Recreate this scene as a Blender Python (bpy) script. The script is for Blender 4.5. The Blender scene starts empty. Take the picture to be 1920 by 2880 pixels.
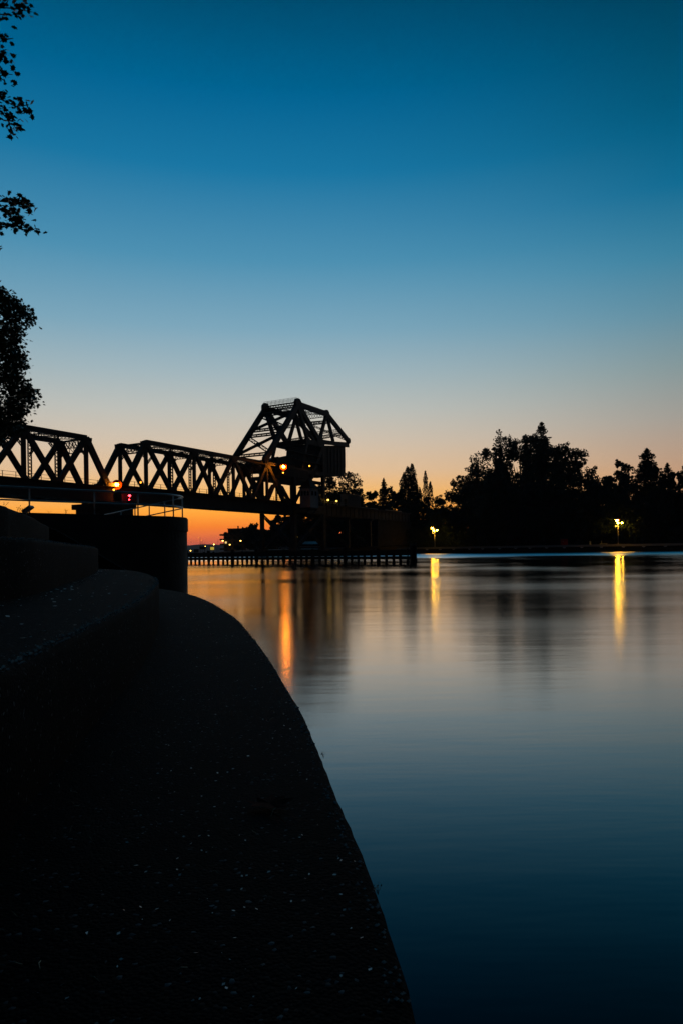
import bpy, math, random
import numpy as np
from mathutils import Vector, Matrix

# ------------------------------------------------------------------ camera
SC = bpy.context.scene
COL = SC.collection
EYE = 1.4                                   # lens height above the water (water is z = 0)
ROLL = math.radians(0.8)
cam_d = bpy.data.cameras.new('camera')
cam_d.lens = 24.0
cam_d.sensor_width = 36.0
cam_d.shift_y = 110.0 / 2880.0
cam_d.clip_start = 0.05
cam_d.clip_end = 20000.0
cam = bpy.data.objects.new('camera', cam_d)
COL.objects.link(cam)
cam.matrix_world = Matrix.Translation((0, 0, EYE)) @ Matrix.Rotation(ROLL, 4, 'Y') @ Matrix.Rotation(math.radians(90), 4, 'X')
SC.camera = cam

# ------------------------------------------------------------------ view + render settings
SC.render.engine = 'CYCLES'
SC.view_settings.view_transform = 'Standard'
SC.view_settings.look = 'None'
SC.view_settings.exposure = 0.0
SC.view_settings.gamma = 1.0
SC.view_settings.use_curve_mapping = False
SC.cycles.use_denoising = True
SC.cycles.max_bounces = 8
SC.cycles.transparent_max_bounces = 8
SC.cycles.sample_clamp_indirect = 6.0


def lin(c):
    return tuple(((v / 255.0) / 12.92 if v / 255.0 <= 0.04045 else ((v / 255.0 + 0.055) / 1.055) ** 2.4) for v in c) + (1.0,)


# ------------------------------------------------------------------ dusk sky (glow low in the west, dark in the east)
SUN_AZ = Vector((-0.20, 1.0, 0)).normalized()
world = bpy.data.worlds.new('World')
SC.world = world
world.use_nodes = True
wn, wl = world.node_tree.nodes, world.node_tree.links
wn.clear()


def wnode(kind, **kw):
    nd = wn.new(kind)
    for k, v in kw.items():
        setattr(nd, k, v)
    return nd


def wmath(op, a, b=None, clamp=False):
    nd = wnode('ShaderNodeMath', operation=op, use_clamp=clamp)
    for i, v in enumerate((a, b)):
        if v is None:
            continue
        if isinstance(v, (int, float)):
            nd.inputs[i].default_value = v
        else:
            wl.new(v, nd.inputs[i])
    return nd.outputs[0]


tc = wnode('ShaderNodeTexCoord')
nrm = wnode('ShaderNodeVectorMath', operation='NORMALIZE')
wl.new(tc.outputs['Generated'], nrm.inputs[0])
sep = wnode('ShaderNodeSeparateXYZ')
wl.new(nrm.outputs[0], sep.inputs[0])
elev = wmath('DIVIDE', wmath('ARCSINE', sep.outputs['Z']), math.pi / 2)
elev = wmath('MAXIMUM', elev, 0.0)
horiz = wnode('ShaderNodeVectorMath', operation='MULTIPLY')
wl.new(nrm.outputs[0], horiz.inputs[0])
horiz.inputs[1].default_value = (1, 1, 0)
hn = wnode('ShaderNodeVectorMath', operation='NORMALIZE')
wl.new(horiz.outputs[0], hn.inputs[0])
dt = wnode('ShaderNodeVectorMath', operation='DOT_PRODUCT')
wl.new(hn.outputs[0], dt.inputs[0])
dt.inputs[1].default_value = SUN_AZ
away = wmath('MULTIPLY', wmath('SUBTRACT', 1.0, dt.outputs['Value']), 0.5)      # 0 at sunset, 1 opposite


def ramp(stops):
    nd = wnode('ShaderNodeValToRGB')
    wl.new(elev, nd.inputs[0])
    cr = nd.color_ramp
    cr.interpolation = 'EASE' if False else 'LINEAR'
    while len(cr.elements) < len(stops):
        cr.elements.new(0.5)
    for el, (deg, c) in zip(cr.elements, stops):
        el.position = deg / 90.0
        el.color = lin(c)
    return nd.outputs[0]


west = ramp([(0, (250, 124, 112)), (1.0, (258, 120, 80)), (2.1, (276, 144, 48)), (3.4, (278, 182, 60)), (4.8, (262, 196, 108)),
             (6.6, (238, 200, 156)), (9.0, (218, 200, 178)), (11.5, (196, 197, 190)), (14.5, (166, 186, 193)), (18, (128, 170, 191)),
             (23, (80, 147, 181)), (29, (26, 120, 166)), (34, (0, 101, 149)), (39, (0, 77, 114)), (47, (0, 40, 60)),
             (60, (0, 15, 26)), (90, (0, 6, 12))])
side = ramp([(0, (160, 92, 80)), (2.5, (222, 146, 94)), (4.5, (208, 158, 120)), (7, (188, 159, 137)), (9.7, (165, 161, 153)), (13.3, (134, 155, 158)),
             (17, (97, 145, 165)), (21, (58, 132, 163)), (25.5, (8, 108, 148)), (30.5, (0, 87, 121)), (37, (0, 60, 86)), (47, (0, 34, 52)), (60, (0, 14, 24)), (90, (0, 6, 12))])
east = ramp([(0, (9, 11, 18)), (8, (12, 14, 22)), (20, (6, 13, 22)), (45, (1, 8, 15)), (90, (0, 6, 12))])
m1 = wnode('ShaderNodeMix', data_type='RGBA')
sm0 = wnode('ShaderNodeMapRange', interpolation_type='SMOOTHSTEP')
sm0.inputs['From Min'].default_value = -0.02
sm0.inputs['From Max'].default_value = 0.13
wl.new(away, sm0.inputs['Value'])
wl.new(sm0.outputs[0], m1.inputs['Factor'])
wl.new(west, m1.inputs['A'])
wl.new(side, m1.inputs['B'])
m2 = wnode('ShaderNodeMix', data_type='RGBA')
sm = wnode('ShaderNodeMapRange', interpolation_type='SMOOTHSTEP')
sm.inputs['From Min'].default_value = 0.05
sm.inputs['From Max'].default_value = 0.50
wl.new(away, sm.inputs['Value'])
wl.new(sm.outputs[0], m2.inputs['Factor'])
wl.new(m1.outputs['Result'], m2.inputs['A'])
wl.new(east, m2.inputs['B'])
bg = wnode('ShaderNodeBackground')
wl.new(m2.outputs['Result'], bg.inputs['Color'])
bg.inputs['Strength'].default_value = 1.0
wo = wnode('ShaderNodeOutputWorld')
wl.new(bg.outputs[0], wo.inputs['Surface'])


# ================================================================== helpers
def mat(name, col, rough=0.7, noise=None, var=0.3, bump=0.0, bscale=20.0, metal=0.0, spec=0.5, emit=None, estr=0.0):
    m = bpy.data.materials.new(name)
    m.use_nodes = True
    nt = m.node_tree
    b = nt.nodes['Principled BSDF']
    b.inputs['Base Color'].default_value = (*col, 1)
    b.inputs['Roughness'].default_value = rough
    b.inputs['Metallic'].default_value = metal
    b.inputs['Specular IOR Level'].default_value = spec
    if emit:
        b.inputs['Emission Color'].default_value = (*emit, 1)
        b.inputs['Emission Strength'].default_value = estr
    if noise:
        t = nt.nodes.new('ShaderNodeTexCoord')
        n = nt.nodes.new('ShaderNodeTexNoise')
        n.inputs['Scale'].default_value = noise
        n.inputs['Detail'].default_value = 6
        nt.links.new(t.outputs['Object'], n.inputs['Vector'])
        r = nt.nodes.new('ShaderNodeValToRGB')
        r.color_ramp.elements[0].position = 0.3
        r.color_ramp.elements[1].position = 0.72
        r.color_ramp.elements[0].color = tuple(max(0, c * (1 - var)) for c in col) + (1,)
        r.color_ramp.elements[1].color = tuple(c * (1 + var) for c in col) + (1,)
        nt.links.new(n.outputs['Fac'], r.inputs[0])
        nt.links.new(r.outputs[0], b.inputs['Base Color'])
        if bump:
            n2 = nt.nodes.new('ShaderNodeTexNoise')
            n2.inputs['Scale'].default_value = bscale
            n2.inputs['Detail'].default_value = 8
            nt.links.new(t.outputs['Object'], n2.inputs['Vector'])
            bp = nt.nodes.new('ShaderNodeBump')
            bp.inputs['Strength'].default_value = bump
            bp.inputs['Distance'].default_value = 0.05
            nt.links.new(n2.outputs['Fac'], bp.inputs['Height'])
            nt.links.new(bp.outputs[0], b.inputs['Normal'])
    return m


def concrete_mat():
    """Weathered exposed-aggregate concrete: dark grey matrix, paler and darker stones, stains."""
    m = bpy.data.materials.new('exposed_aggregate_concrete')
    m.use_nodes = True
    nt = m.node_tree
    L = nt.links.new
    b = nt.nodes['Principled BSDF']
    t = nt.nodes.new('ShaderNodeTexCoord')
    st = nt.nodes.new('ShaderNodeTexNoise')
    st.inputs['Scale'].default_value = 1.7
    st.inputs['Detail'].default_value = 7
    st.inputs['Roughness'].default_value = 0.65
    L(t.outputs['Object'], st.inputs['Vector'])
    r1 = nt.nodes.new('ShaderNodeValToRGB')
    r1.color_ramp.elements[0].position = 0.32
    r1.color_ramp.elements[0].color = (0.0017, 0.0021, 0.0022, 1)
    r1.color_ramp.elements[1].position = 0.68
    r1.color_ramp.elements[1].color = (0.0105, 0.0116, 0.0118, 1)
    L(st.outputs['Fac'], r1.inputs[0])
    vo = nt.nodes.new('ShaderNodeTexVoronoi')
    vo.inputs['Scale'].default_value = 150
    L(t.outputs['Object'], vo.inputs['Vector'])
    sepc = nt.nodes.new('ShaderNodeSeparateColor')
    L(vo.outputs['Color'], sepc.inputs[0])
    r2 = nt.nodes.new('ShaderNodeValToRGB')
    e = r2.color_ramp.elements
    e[0].position = 0.0
    e[0].color = (0.5, 0.5, 0.5, 1)
    e[1].position = 1.0
    e[1].color = (22, 23, 24, 1)
    for p, v in ((0.55, 0.8), (0.90, 1.2), (0.97, 3.0)):
        x = e.new(p)
        x.color = (v, v, v, 1)
    L(sepc.outputs[0], r2.inputs[0])
    mx = nt.nodes.new('ShaderNodeMix')
    mx.data_type = 'RGBA'
    mx.blend_type = 'MULTIPLY'
    mx.inputs['Factor'].default_value = 1.0
    L(r1.outputs[0], mx.inputs['A'])
    L(r2.outputs[0], mx.inputs['B'])
    L(mx.outputs['Result'], b.inputs['Base Color'])
    b.inputs['Roughness'].default_value = 0.85
    b.inputs['Specular IOR Level'].default_value = 0.06
    fine = nt.nodes.new('ShaderNodeTexNoise')
    fine.inputs['Scale'].default_value = 60
    fine.inputs['Detail'].default_value = 8
    L(t.outputs['Object'], fine.inputs['Vector'])
    ad = nt.nodes.new('ShaderNodeMath')
    ad.operation = 'SUBTRACT'
    L(fine.outputs['Fac'], ad.inputs[0])
    L(vo.outputs['Distance'], ad.inputs[1])
    bp = nt.nodes.new('ShaderNodeBump')
    bp.inputs['Strength'].default_value = 0.6
    bp.inputs['Distance'].default_value = 0.004
    L(ad.outputs[0], bp.inputs['Height'])
    L(bp.outputs[0], b.inputs['Normal'])
    return m


def water_mat():
    """Dark water under a mirror layer that strengthens towards grazing view, as Fresnel reflection does."""
    m = bpy.data.materials.new('canal_water')
    m.use_nodes = True
    nt = m.node_tree
    nt.nodes.clear()
    L = nt.links.new

    def node(kind, **kw):
        nd = nt.nodes.new(kind)
        for k, v in kw.items():
            setattr(nd, k, v)
        return nd

    t = node('ShaderNodeTexCoord')

    def streaks(sx, sy, rot, detail):
        mp = node('ShaderNodeMapping')
        mp.inputs['Scale'].default_value = (sx, sy, 1)
        mp.inputs['Rotation'].default_value = (0, 0, math.radians(rot))
        L(t.outputs['Object'], mp.inputs['Vector'])
        n = node('ShaderNodeTexNoise')
        n.inputs['Scale'].default_value = 1.0
        n.inputs['Detail'].default_value = detail
        n.inputs['Roughness'].default_value = 0.6
        L(mp.outputs[0], n.inputs['Vector'])
        return n.outputs['Fac']

    def rng(v, a, b, c, d, smooth=False):
        mr = node('ShaderNodeMapRange')
        if smooth:
            mr.interpolation_type = 'SMOOTHSTEP'
        for k, x in zip(('From Min', 'From Max', 'To Min', 'To Max'), (a, b, c, d)):
            mr.inputs[k].default_value = x
        L(v, mr.inputs['Value'])
        return mr.outputs[0]

    def mth(op, a, b):
        nd = node('ShaderNodeMath', operation=op)
        for k, x in enumerate((a, b)):
            if isinstance(x, (int, float)):
                nd.inputs[k].default_value = x
            else:
                L(x, nd.inputs[k])
        return nd.outputs[0]

    rough = mth('ADD', rng(streaks(0.035, 0.14, 8, 5), 0.32, 0.68, 0.145, 0.21), rng(streaks(0.05, 0.028, 20, 2), 0.38, 0.62, -0.02, 0.06, True))
    sx = node('ShaderNodeSeparateXYZ')
    L(t.outputs['Object'], sx.inputs[0])
    wind = rng(sx.outputs['Y'], 92, 170, 0.0, 0.34, True)        # a breeze roughens the far reach
    rough = mth('ADD', rough, wind)
    h1 = streaks(0.35, 1.6, 5, 4)
    h2 = streaks(1.6, 7.0, -4, 3)
    hgt_ = mth('ADD', h1, mth('MULTIPLY', h2, 0.06))
    bp = node('ShaderNodeBump')
    bp.inputs['Strength'].default_value = 1.0
    bp.inputs['Distance'].default_value = 0.0038
    L(hgt_, bp.inputs['Height'])
    gl = node('ShaderNodeBsdfGlossy', distribution='BECKMANN')
    gl.inputs['Color'].default_value = (1, 1, 1, 1)
    L(rough, gl.inputs['Roughness'])
    L(bp.outputs[0], gl.inputs['Normal'])
    df = node('ShaderNodeBsdfDiffuse')
    df.inputs['Color'].default_value = (0.0004, 0.0010, 0.0013, 1)
    lw = node('ShaderNodeLayerWeight')
    lw.inputs['Blend'].default_value = 0.5
    fac = mth('MINIMUM', mth('MULTIPLY', mth('POWER', lw.outputs['Facing'], 4.6), 1.4), 1.0)
    mx = node('ShaderNodeMixShader')
    L(fac, mx.inputs[0])
    L(df.outputs[0], mx.inputs[1])
    L(gl.outputs[0], mx.inputs[2])
    out = node('ShaderNodeOutputMaterial')
    L(mx.outputs[0], out.inputs['Surface'])
    return m


M = {
    'steel': mat('weathered_bridge_steel', (0.030, 0.027, 0.025), 0.6, 0.8, 0.4, 0.3, 6.0),
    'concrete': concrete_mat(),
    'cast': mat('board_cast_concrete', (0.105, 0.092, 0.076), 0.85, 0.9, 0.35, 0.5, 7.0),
    'water': water_mat(),
    'earth': mat('bank_earth', (0.035, 0.034, 0.026), 0.95, 0.4, 0.4),
    'grass': mat('mown_grass', (0.025, 0.040, 0.015), 0.95, 3.0, 0.5),
    'timber': mat('tarred_timber', (0.028, 0.023, 0.019), 0.85, 2.5, 0.4),
    'rail': mat('galvanised_rail', (0.62, 0.62, 0.62), 0.35, 5.0, 0.15, metal=0.3),
    'darkrail': mat('dark_painted_rail', (0.04, 0.04, 0.04), 0.5, 5.0, 0.2),
    'white': mat('white_painted_boards', (0.74, 0.74, 0.74), 0.6, 1.2, 0.12),
    'grey': mat('grey_sheet_metal', (0.30, 0.31, 0.32), 0.55, 1.0, 0.15),
    'roof': mat('dark_roofing', (0.05, 0.045, 0.045), 0.8, 2.0, 0.3),
    'pane': mat('dark_window_glass', (0.01, 0.012, 0.014), 0.08),
    'wallpaint': mat('brown_rendered_wall', (0.14, 0.10, 0.075), 0.85, 0.5, 0.2),
    'bark': mat('grey_brown_bark', (0.045, 0.036, 0.028), 0.9, 4.0, 0.4),
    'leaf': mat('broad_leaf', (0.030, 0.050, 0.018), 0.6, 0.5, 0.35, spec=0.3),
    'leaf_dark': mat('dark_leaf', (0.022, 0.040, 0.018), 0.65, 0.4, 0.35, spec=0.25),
    'needle': mat('conifer_needle', (0.016, 0.032, 0.018), 0.7, 0.4, 0.3, spec=0.2),
    'maple': mat('maple_leaf', (0.045, 0.075, 0.020), 0.55, 0.8, 0.35, spec=0.3),
    'deadleaf': mat('dry_brown_leaf', (0.10, 0.022, 0.014), 0.9, 30.0, 0.4, spec=0.05),
    'chip': mat('pale_litter', (0.80, 0.82, 0.80), 0.4, 40.0, 0.2),
    'straw': mat('dry_grass_blade', (0.34, 0.36, 0.26), 0.7, 20.0, 0.3),
    'red': mat('red_painted_steel', (0.60, 0.022, 0.018), 0.5, 2.0, 0.2),
    'shaded_cast': mat('shade_darkened_concrete', (0.035, 0.032, 0.028), 0.9, 0.6, 0.35),  # cast concrete with the abutment's shade put into its colour
    'gold_halo': mat('golden_lamp_halo', (0.06, 0.016, 0.0012), 0.9, 3.0, 0.1, spec=0.0),  # inside of the added shell that imitates the quay lamps' halo
    'orange_halo': mat('orange_lamp_halo', (0.10, 0.018, 0.002), 0.9, 3.0, 0.1, spec=0.0),  # added dish surface that imitates the halo round the orange lamps
    'palepole': mat('pale_galvanised_pole', (0.55, 0.53, 0.48), 0.6, 3.0, 0.1),
    'hill': mat('far_wooded_hill', (0.04, 0.05, 0.05), 0.95, 0.004, 0.3),
    'sodium': mat('sodium_lamp_glow', (1, 0.6, 0.1), 0.5, emit=(1.0, 0.48, 0.02), estr=230.0),
    'sodium_soft': mat('sodium_lamp_soft', (1, 0.6, 0.1), 0.5, emit=(1.0, 0.48, 0.02), estr=90.0),
    'sodium_side': mat('sodium_lamp_side', (1, 0.6, 0.1), 0.5, emit=(1.0, 0.50, 0.04), estr=130.0),
    'sodium_dim': mat('sodium_lamp_dim', (1, 0.6, 0.1), 0.5, emit=(1.0, 0.56, 0.09), estr=5.0),
    'orange': mat('orange_lamp_glow', (1, 0.4, 0.05), 0.5, emit=(1.0, 0.26, 0.012), estr=150.0),
    'orange_dim': mat('orange_lamp_dim', (1, 0.4, 0.05), 0.5, emit=(1.0, 0.34, 0.03), estr=5.0),
    'redlamp': mat('red_signal_glow', (1, 0.05, 0.05), 0.5, emit=(1.0, 0.02, 0.03), estr=22.0),
    'warm': mat('lit_window_glow', (1, 0.7, 0.3), 0.5, emit=(1.0, 0.66, 0.22), estr=1.0),
    'sign': mat('lit_yellow_sign', (0.8, 0.6, 0.05), 0.5, emit=(1.0, 0.70, 0.08), estr=0.45),
}


class MB:
    """Collects shapes, then links them as one mesh object."""

    def __init__(self):
        self.v, self.f = [], []

    def add(self, verts, faces):
        o = len(self.v)
        self.v.extend(tuple(p) for p in verts)
        self.f.extend(tuple(i + o for i in f) for f in faces)

    def box(self, c, size, rz=0.0):
        hx, hy, hz = size[0] / 2, size[1] / 2, size[2] / 2
        ca, sa = math.cos(rz), math.sin(rz)
        vs = []
        for z in (-hz, hz):
            for x, y in ((-hx, -hy), (hx, -hy), (hx, hy), (-hx, hy)):
                vs.append((c[0] + x * ca - y * sa, c[1] + x * sa + y * ca, c[2] + z))
        self.add(vs, [(3, 2, 1, 0), (4, 5, 6, 7), (0, 1, 5, 4), (1, 2, 6, 5), (2, 3, 7, 6), (3, 0, 4, 7)])

    def bar(self, p, q, a, b, side=None):
        """Square-section bar from p to q: a wide along `side`, b the other way."""
        p, q = Vector(p), Vector(q)
        d = (q - p).normalized()
        s = Vector(side) if side is not None else Vector((0, 0, 1))
        s = s - d * s.dot(d)
        if s.length < 1e-4:
            s = Vector((1, 0, 0)) - d * d.x
        s.normalize()
        o = d.cross(s)
        vs = []
        for e in (p, q):
            for i, j in ((-1, -1), (1, -1), (1, 1), (-1, 1)):
                vs.append(e + s * (a / 2 * i) + o * (b / 2 * j))
        self.add(vs, [(3, 2, 1, 0), (4, 5, 6, 7), (0, 1, 5, 4), (1, 2, 6, 5), (2, 3, 7, 6), (3, 0, 4, 7)])

    def tube(self, pts, radii, n=8, caps=True):
        pts = [Vector(p) for p in pts]
        if isinstance(radii, (int, float)):
            radii = [radii] * len(pts)
        o = len(self.v)
        for i, p in enumerate(pts):
            d = (pts[min(i + 1, len(pts) - 1)] - pts[max(i - 1, 0)]).normalized()
            s = d.cross(Vector((0, 0, 1)))
            if s.length < 1e-3:
                s = Vector((1, 0, 0))
            s.normalize()
            t = s.cross(d)
            for k in range(n):
                a = 2 * math.pi * k / n
                self.v.append(tuple(p + (s * math.cos(a) + t * math.sin(a)) * radii[i]))
        for i in range(len(pts) - 1):
            for k in range(n):
                a, b = o + i * n + k, o + i * n + (k + 1) % n
                self.f.append((a, b, b + n, a + n))
        if caps:
            self.f.append(tuple(o + k for k in reversed(range(n))))
            self.f.append(tuple(o + (len(pts) - 1) * n + k for k in range(n)))

    def prism(self, poly, z0, z1):
        n = len(poly)
        vs = [(x, y, z0) for x, y in poly] + [(x, y, z1) for x, y in poly]
        fs = [(i, (i + 1) % n, n + (i + 1) % n, n + i) for i in range(n)]
        fs += [tuple(reversed(range(n))), tuple(range(n, 2 * n))]
        self.add(vs, fs)

    def lathe(self, c, prof, n=14):
        o = len(self.v)
        for r, z in prof:
            for k in range(n):
                a = 2 * math.pi * k / n
                self.v.append((c[0] + r * math.cos(a), c[1] + r * math.sin(a), c[2] + z))
        for i in range(len(prof) - 1):
            for k in range(n):
                a, b = o + i * n + k, o + i * n + (k + 1) % n
                self.f.append((a, b, b + n, a + n))

    def sphere(self, c, r, n=12):
        self.lathe(c, [(max(1e-3, r * math.sin(math.pi * i / 8)), -r * math.cos(math.pi * i / 8)) for i in range(9)], n)

    def build(self, name, material, parent=None, smooth=False):
        me = bpy.data.meshes.new(name)
        me.from_pydata(self.v, [], self.f)
        me.materials.append(M[material] if isinstance(material, str) else material)
        if smooth:
            me.polygons.foreach_set('use_smooth', [True] * len(me.polygons))
        me.update()
        o = bpy.data.objects.new(name, me)
        COL.objects.link(o)
        if parent:
            o.parent = parent
            o.matrix_parent_inverse = Matrix.Translation(parent.location).inverted()
        return o


def np_mesh(name, V, k, material, parent=None):
    """V: (n*k, 3) vertices, every k of them one polygon."""
    V = np.asarray(V, dtype=np.float32)
    n = len(V) // k
    me = bpy.data.meshes.new(name)
    me.vertices.add(n * k)
    me.vertices.foreach_set('co', V.ravel())
    me.loops.add(n * k)
    me.loops.foreach_set('vertex_index', np.arange(n * k, dtype=np.int32))
    me.polygons.add(n)
    me.polygons.foreach_set('loop_start', np.arange(0, n * k, k, dtype=np.int32))
    me.polygons.foreach_set('loop_total', np.full(n, k, dtype=np.int32))
    me.materials.append(M[material])
    me.update(calc_edges=True)
    o = bpy.data.objects.new(name, me)
    COL.objects.link(o)
    if parent:
        o.parent = parent
        o.matrix_parent_inverse = Matrix.Translation(parent.location).inverted()
    return o


def tag(o, label=None, cat=None, group=None, kind=None):
    for k, v in (('label', label), ('category', cat), ('group', group), ('kind', kind)):
        if v:
            o[k] = v
    return o


def empty(name, loc, label, cat, group=None):
    o = bpy.data.objects.new(name, None)
    o.empty_display_size = 0.5
    COL.objects.link(o)
    o.location = loc
    return tag(o, label, cat, group)


def smooth_curve(pts, step=0.08):
    """Catmull-Rom through plan points."""
    P = [Vector((p[0], p[1], 0)) for p in pts]
    P = [P[0] * 2 - P[1]] + P + [P[-1] * 2 - P[-2]]
    out = []
    for i in range(1, len(P) - 2):
        a, b, c, d = P[i - 1:i + 3]
        n = max(2, int((c - b).length / step))
        for k in range(n):
            t = k / n
            out.append(0.5 * ((2 * b) + (c - a) * t + (2 * a - 5 * b + 4 * c - d) * t * t + (3 * b - a - 3 * c + d) * t ** 3))
    out.append(P[-2])
    return out


# ================================================================== water, banks, hills
mb = MB()
mb.add([(-9000, -3000, 0), (9000, -3000, 0), (9000, 12000, 0), (-9000, 12000, 0)], [(0, 1, 2, 3)])
tag(mb.build('water', 'water'), 'calm dark canal water smoothed by long exposure', None, kind='structure')

BANK = [(330, 60), (200, 142), (110, 202), (20, 262), (-4, 216), (-24, 206), (-44, 262), (-58, 330), (-64, 400), (-84, 470), (-92, 600), (-140, 900)]
mb = MB()
top, mid, back = [], [], []
for i, (x, y) in enumerate(BANK):
    top.append((x, y, 2.0))
inner = [(430, 170, 6), (270, 260, 6), (170, 320, 7), (80, 360, 7), (60, 330, 6), (40, 320, 5), (10, 380, 4.5), (0, 430, 4), (0, 520, 4), (0, 600, 4), (0, 800, 4), (0, 1200, 4)]
outer = [(900, 700, 6)] * 2 + [(600, 900, 6)] * 3 + [(400, 1200, 6)] * 4 + [(300, 1500, 6)] * 3
n = len(BANK)
rows = [[(x, y, -1.5) for x, y in BANK], top, inner, outer]
vs = [p for r in rows for p in r]
fs = []
for r in range(3):
    for i in range(n - 1):
        fs.append((r * n + i, r * n + i + 1, (r + 1) * n + i + 1, (r + 1) * n + i))
mb.add(vs, fs)
tag(mb.build('terrain', 'earth'), 'dark level ground of the far bank behind the quay', None, kind='structure')

# quay coping along the right bank: pale to imitate its lamplit line
mb = MB()
for (x0, y0), (x1, y1) in zip(BANK[:3], BANK[1:4]):
    mb.bar((x0, y0, 2.06), (x1, y1, 2.06), 0.7, 0.32, (0, 0, 1) if False else None)
tag(mb.build('quay_coping', 'palepole'), 'long pale coping along the top of the far quay', 'coping')

rnd = random.Random(7)


def ridge(name, dist, x0, x1, hfun, label):
    mb = MB()
    N = 80
    for i in range(N + 1):
        x = x0 + (x1 - x0) * i / N
        h = hfun(i / N)
        mb.v += [(x, dist - 200, -1), (x, dist, h), (x, dist + 500, -1)]
    for i in range(N):
        a = 3 * i
        mb.f += [(a, a + 3, a + 4, a + 1), (a + 1, a + 4, a + 5, a + 2)]
    return tag(mb.build(name, 'hill', smooth=True), label, None, kind='structure')


ridge('hill', 5200, -2600, 2200, lambda t: 46 + 24 * math.sin(t * 11.0 - 2.6) * math.sin(t * 3.3) + 5 * math.sin(t * 47) + 3 * math.sin(t * 101), 'low blue wooded hill on the horizon across the sound')

# ================================================================== terraces in the foreground
NOSE_LINE = {}


def terrace(name, pts, ztop, zbase, depth, label, seed, structure=False):
    """A curved step: worn rounded nosing, riser, and a tread running `depth` back from the edge."""
    c = smooth_curve(pts, 0.05)
    rn = random.Random(seed)
    prof = [(depth, 0.012), (depth * 0.5, 0.008), (0.12, 0.0), (0.035, -0.001), (0.016, -0.005), (0.005, -0.014), (0.0, -0.032), (0.0, -0.12), (0.004, -(ztop - zbase))]
    mb = MB()
    m = len(prof)
    ph = [rn.random() * 6 for _ in range(4)]
    for i, p in enumerate(c):
        d = (c[min(i + 1, len(c) - 1)] - c[max(i - 1, 0)]).normalized()
        nin = Vector((-d.y, d.x, 0))
        wob = 0.003 * math.sin(i * 0.05 + ph[0]) + 0.002 * math.sin(i * 0.13 + ph[1])
        chip = max(0, rn.gauss(0, 1) - 1.6) * 0.008
        for j, (o, z) in enumerate(prof):
            jit = rn.gauss(0, 0.0009) if 2 <= j <= 7 else 0
            oo = o + (wob if j < 8 and j > 1 else 0) + (chip if 3 <= j <= 6 else 0) + jit
            q = p + nin * oo
            mb.v.append((q.x, q.y, ztop + z - (chip * 0.7 if 3 <= j <= 5 else 0) + jit * 0.6))
    for i in range(len(c) - 1):
        for j in range(m - 1):
            a = i * m + j
            mb.f.append((a, a + 1, a + m + 1, a + m))
    o = mb.build(name, 'concrete', smooth=True)
    if structure:
        return tag(o, label, None, kind='structure')
    return tag(o, label, 'terrace step', 'curved terrace steps beside the water')


CA = [(-0.35, -8), (0.02, -4), (0.098, -1), (0.105, 0.3), (0.092, 0.865), (0.076, 1.05), (0.040, 1.335), (-0.036, 1.8), (-0.144, 2.52), (-0.25, 3.06), (-0.416, 3.89), (-0.659, 5.0), (-1.012, 6.44), (-1.664, 8.55), (-2.329, 10.29), (-3.129, 11.77), (-4.3, 13.3), (-6.0, 14.9), (-8.5, 16.6)]
CB = [(-1.0, -8), (-0.66, -2), (-0.63, 0), (-0.665, 0.9), (-0.71, 1.40), (-0.765, 1.75), (-0.84, 2.25), (-0.945, 2.95), (-1.06, 3.62), (-1.26, 4.55), (-1.56, 5.83), (-1.89, 7.0), (-2.2, 7.9), (-2.78, 9.4), (-3.3, 10.4), (-4.2, 11.7), (-5.4, 13.0)]
CC = [(-1.95, -8), (-1.62, -2), (-1.58, 1), (-1.65, 2.5), (-1.75, 3.5), (-1.83, 4.1), (-2.17, 5.35), (-2.72, 7.3), (-3.2, 8.9), (-4.05, 11.3), (-5.0, 12.7)]
CD = [(-2.9, -8), (-2.5, -2), (-2.5, 2), (-2.65, 4), (-2.9, 5.8), (-3.06, 6.36), (-3.47, 7.67), (-3.95, 9.0), (-4.67, 10.9), (-5.7, 12.4)]
terrace('walkway', CA, 0.80, -1.5, 1.25, 'dark exposed aggregate walkway curving beside the water', 1, True)
terrace('terrace_step', CB, 1.16, 0.74, 1.25, 'lowest curved concrete step rising directly from the waterside walkway', 2)
terrace('terrace_step', CC, 1.50, 1.10, 1.3, 'middle curved concrete step with its top edge at eye level', 3)
terrace('terrace_step', CD, 1.84, 1.44, 0.9, 'topmost curved concrete step with weeds along its edge below the railing', 4)
# lawn behind the top step
cd = smooth_curve(CD, 0.4)
mb = MB()
vs, k = [], len(cd)
for i, p in enumerate(cd):
    d = (cd[min(i + 1, k - 1)] - cd[max(i - 1, 0)]).normalized()
    q = p + Vector((-d.y, d.x, 0)) * 0.8
    vs.append((q.x, q.y, 1.83))
    vs.append((-60, -8 + 32 * i / k, 1.9))
mb.add(vs, [(2 * i, 2 * i + 2, 2 * i + 3, 2 * i + 1) for i in range(k - 1)])
tag(mb.build('lawn', 'grass'), 'mown lawn behind the terrace steps', None, kind='structure')
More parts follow.
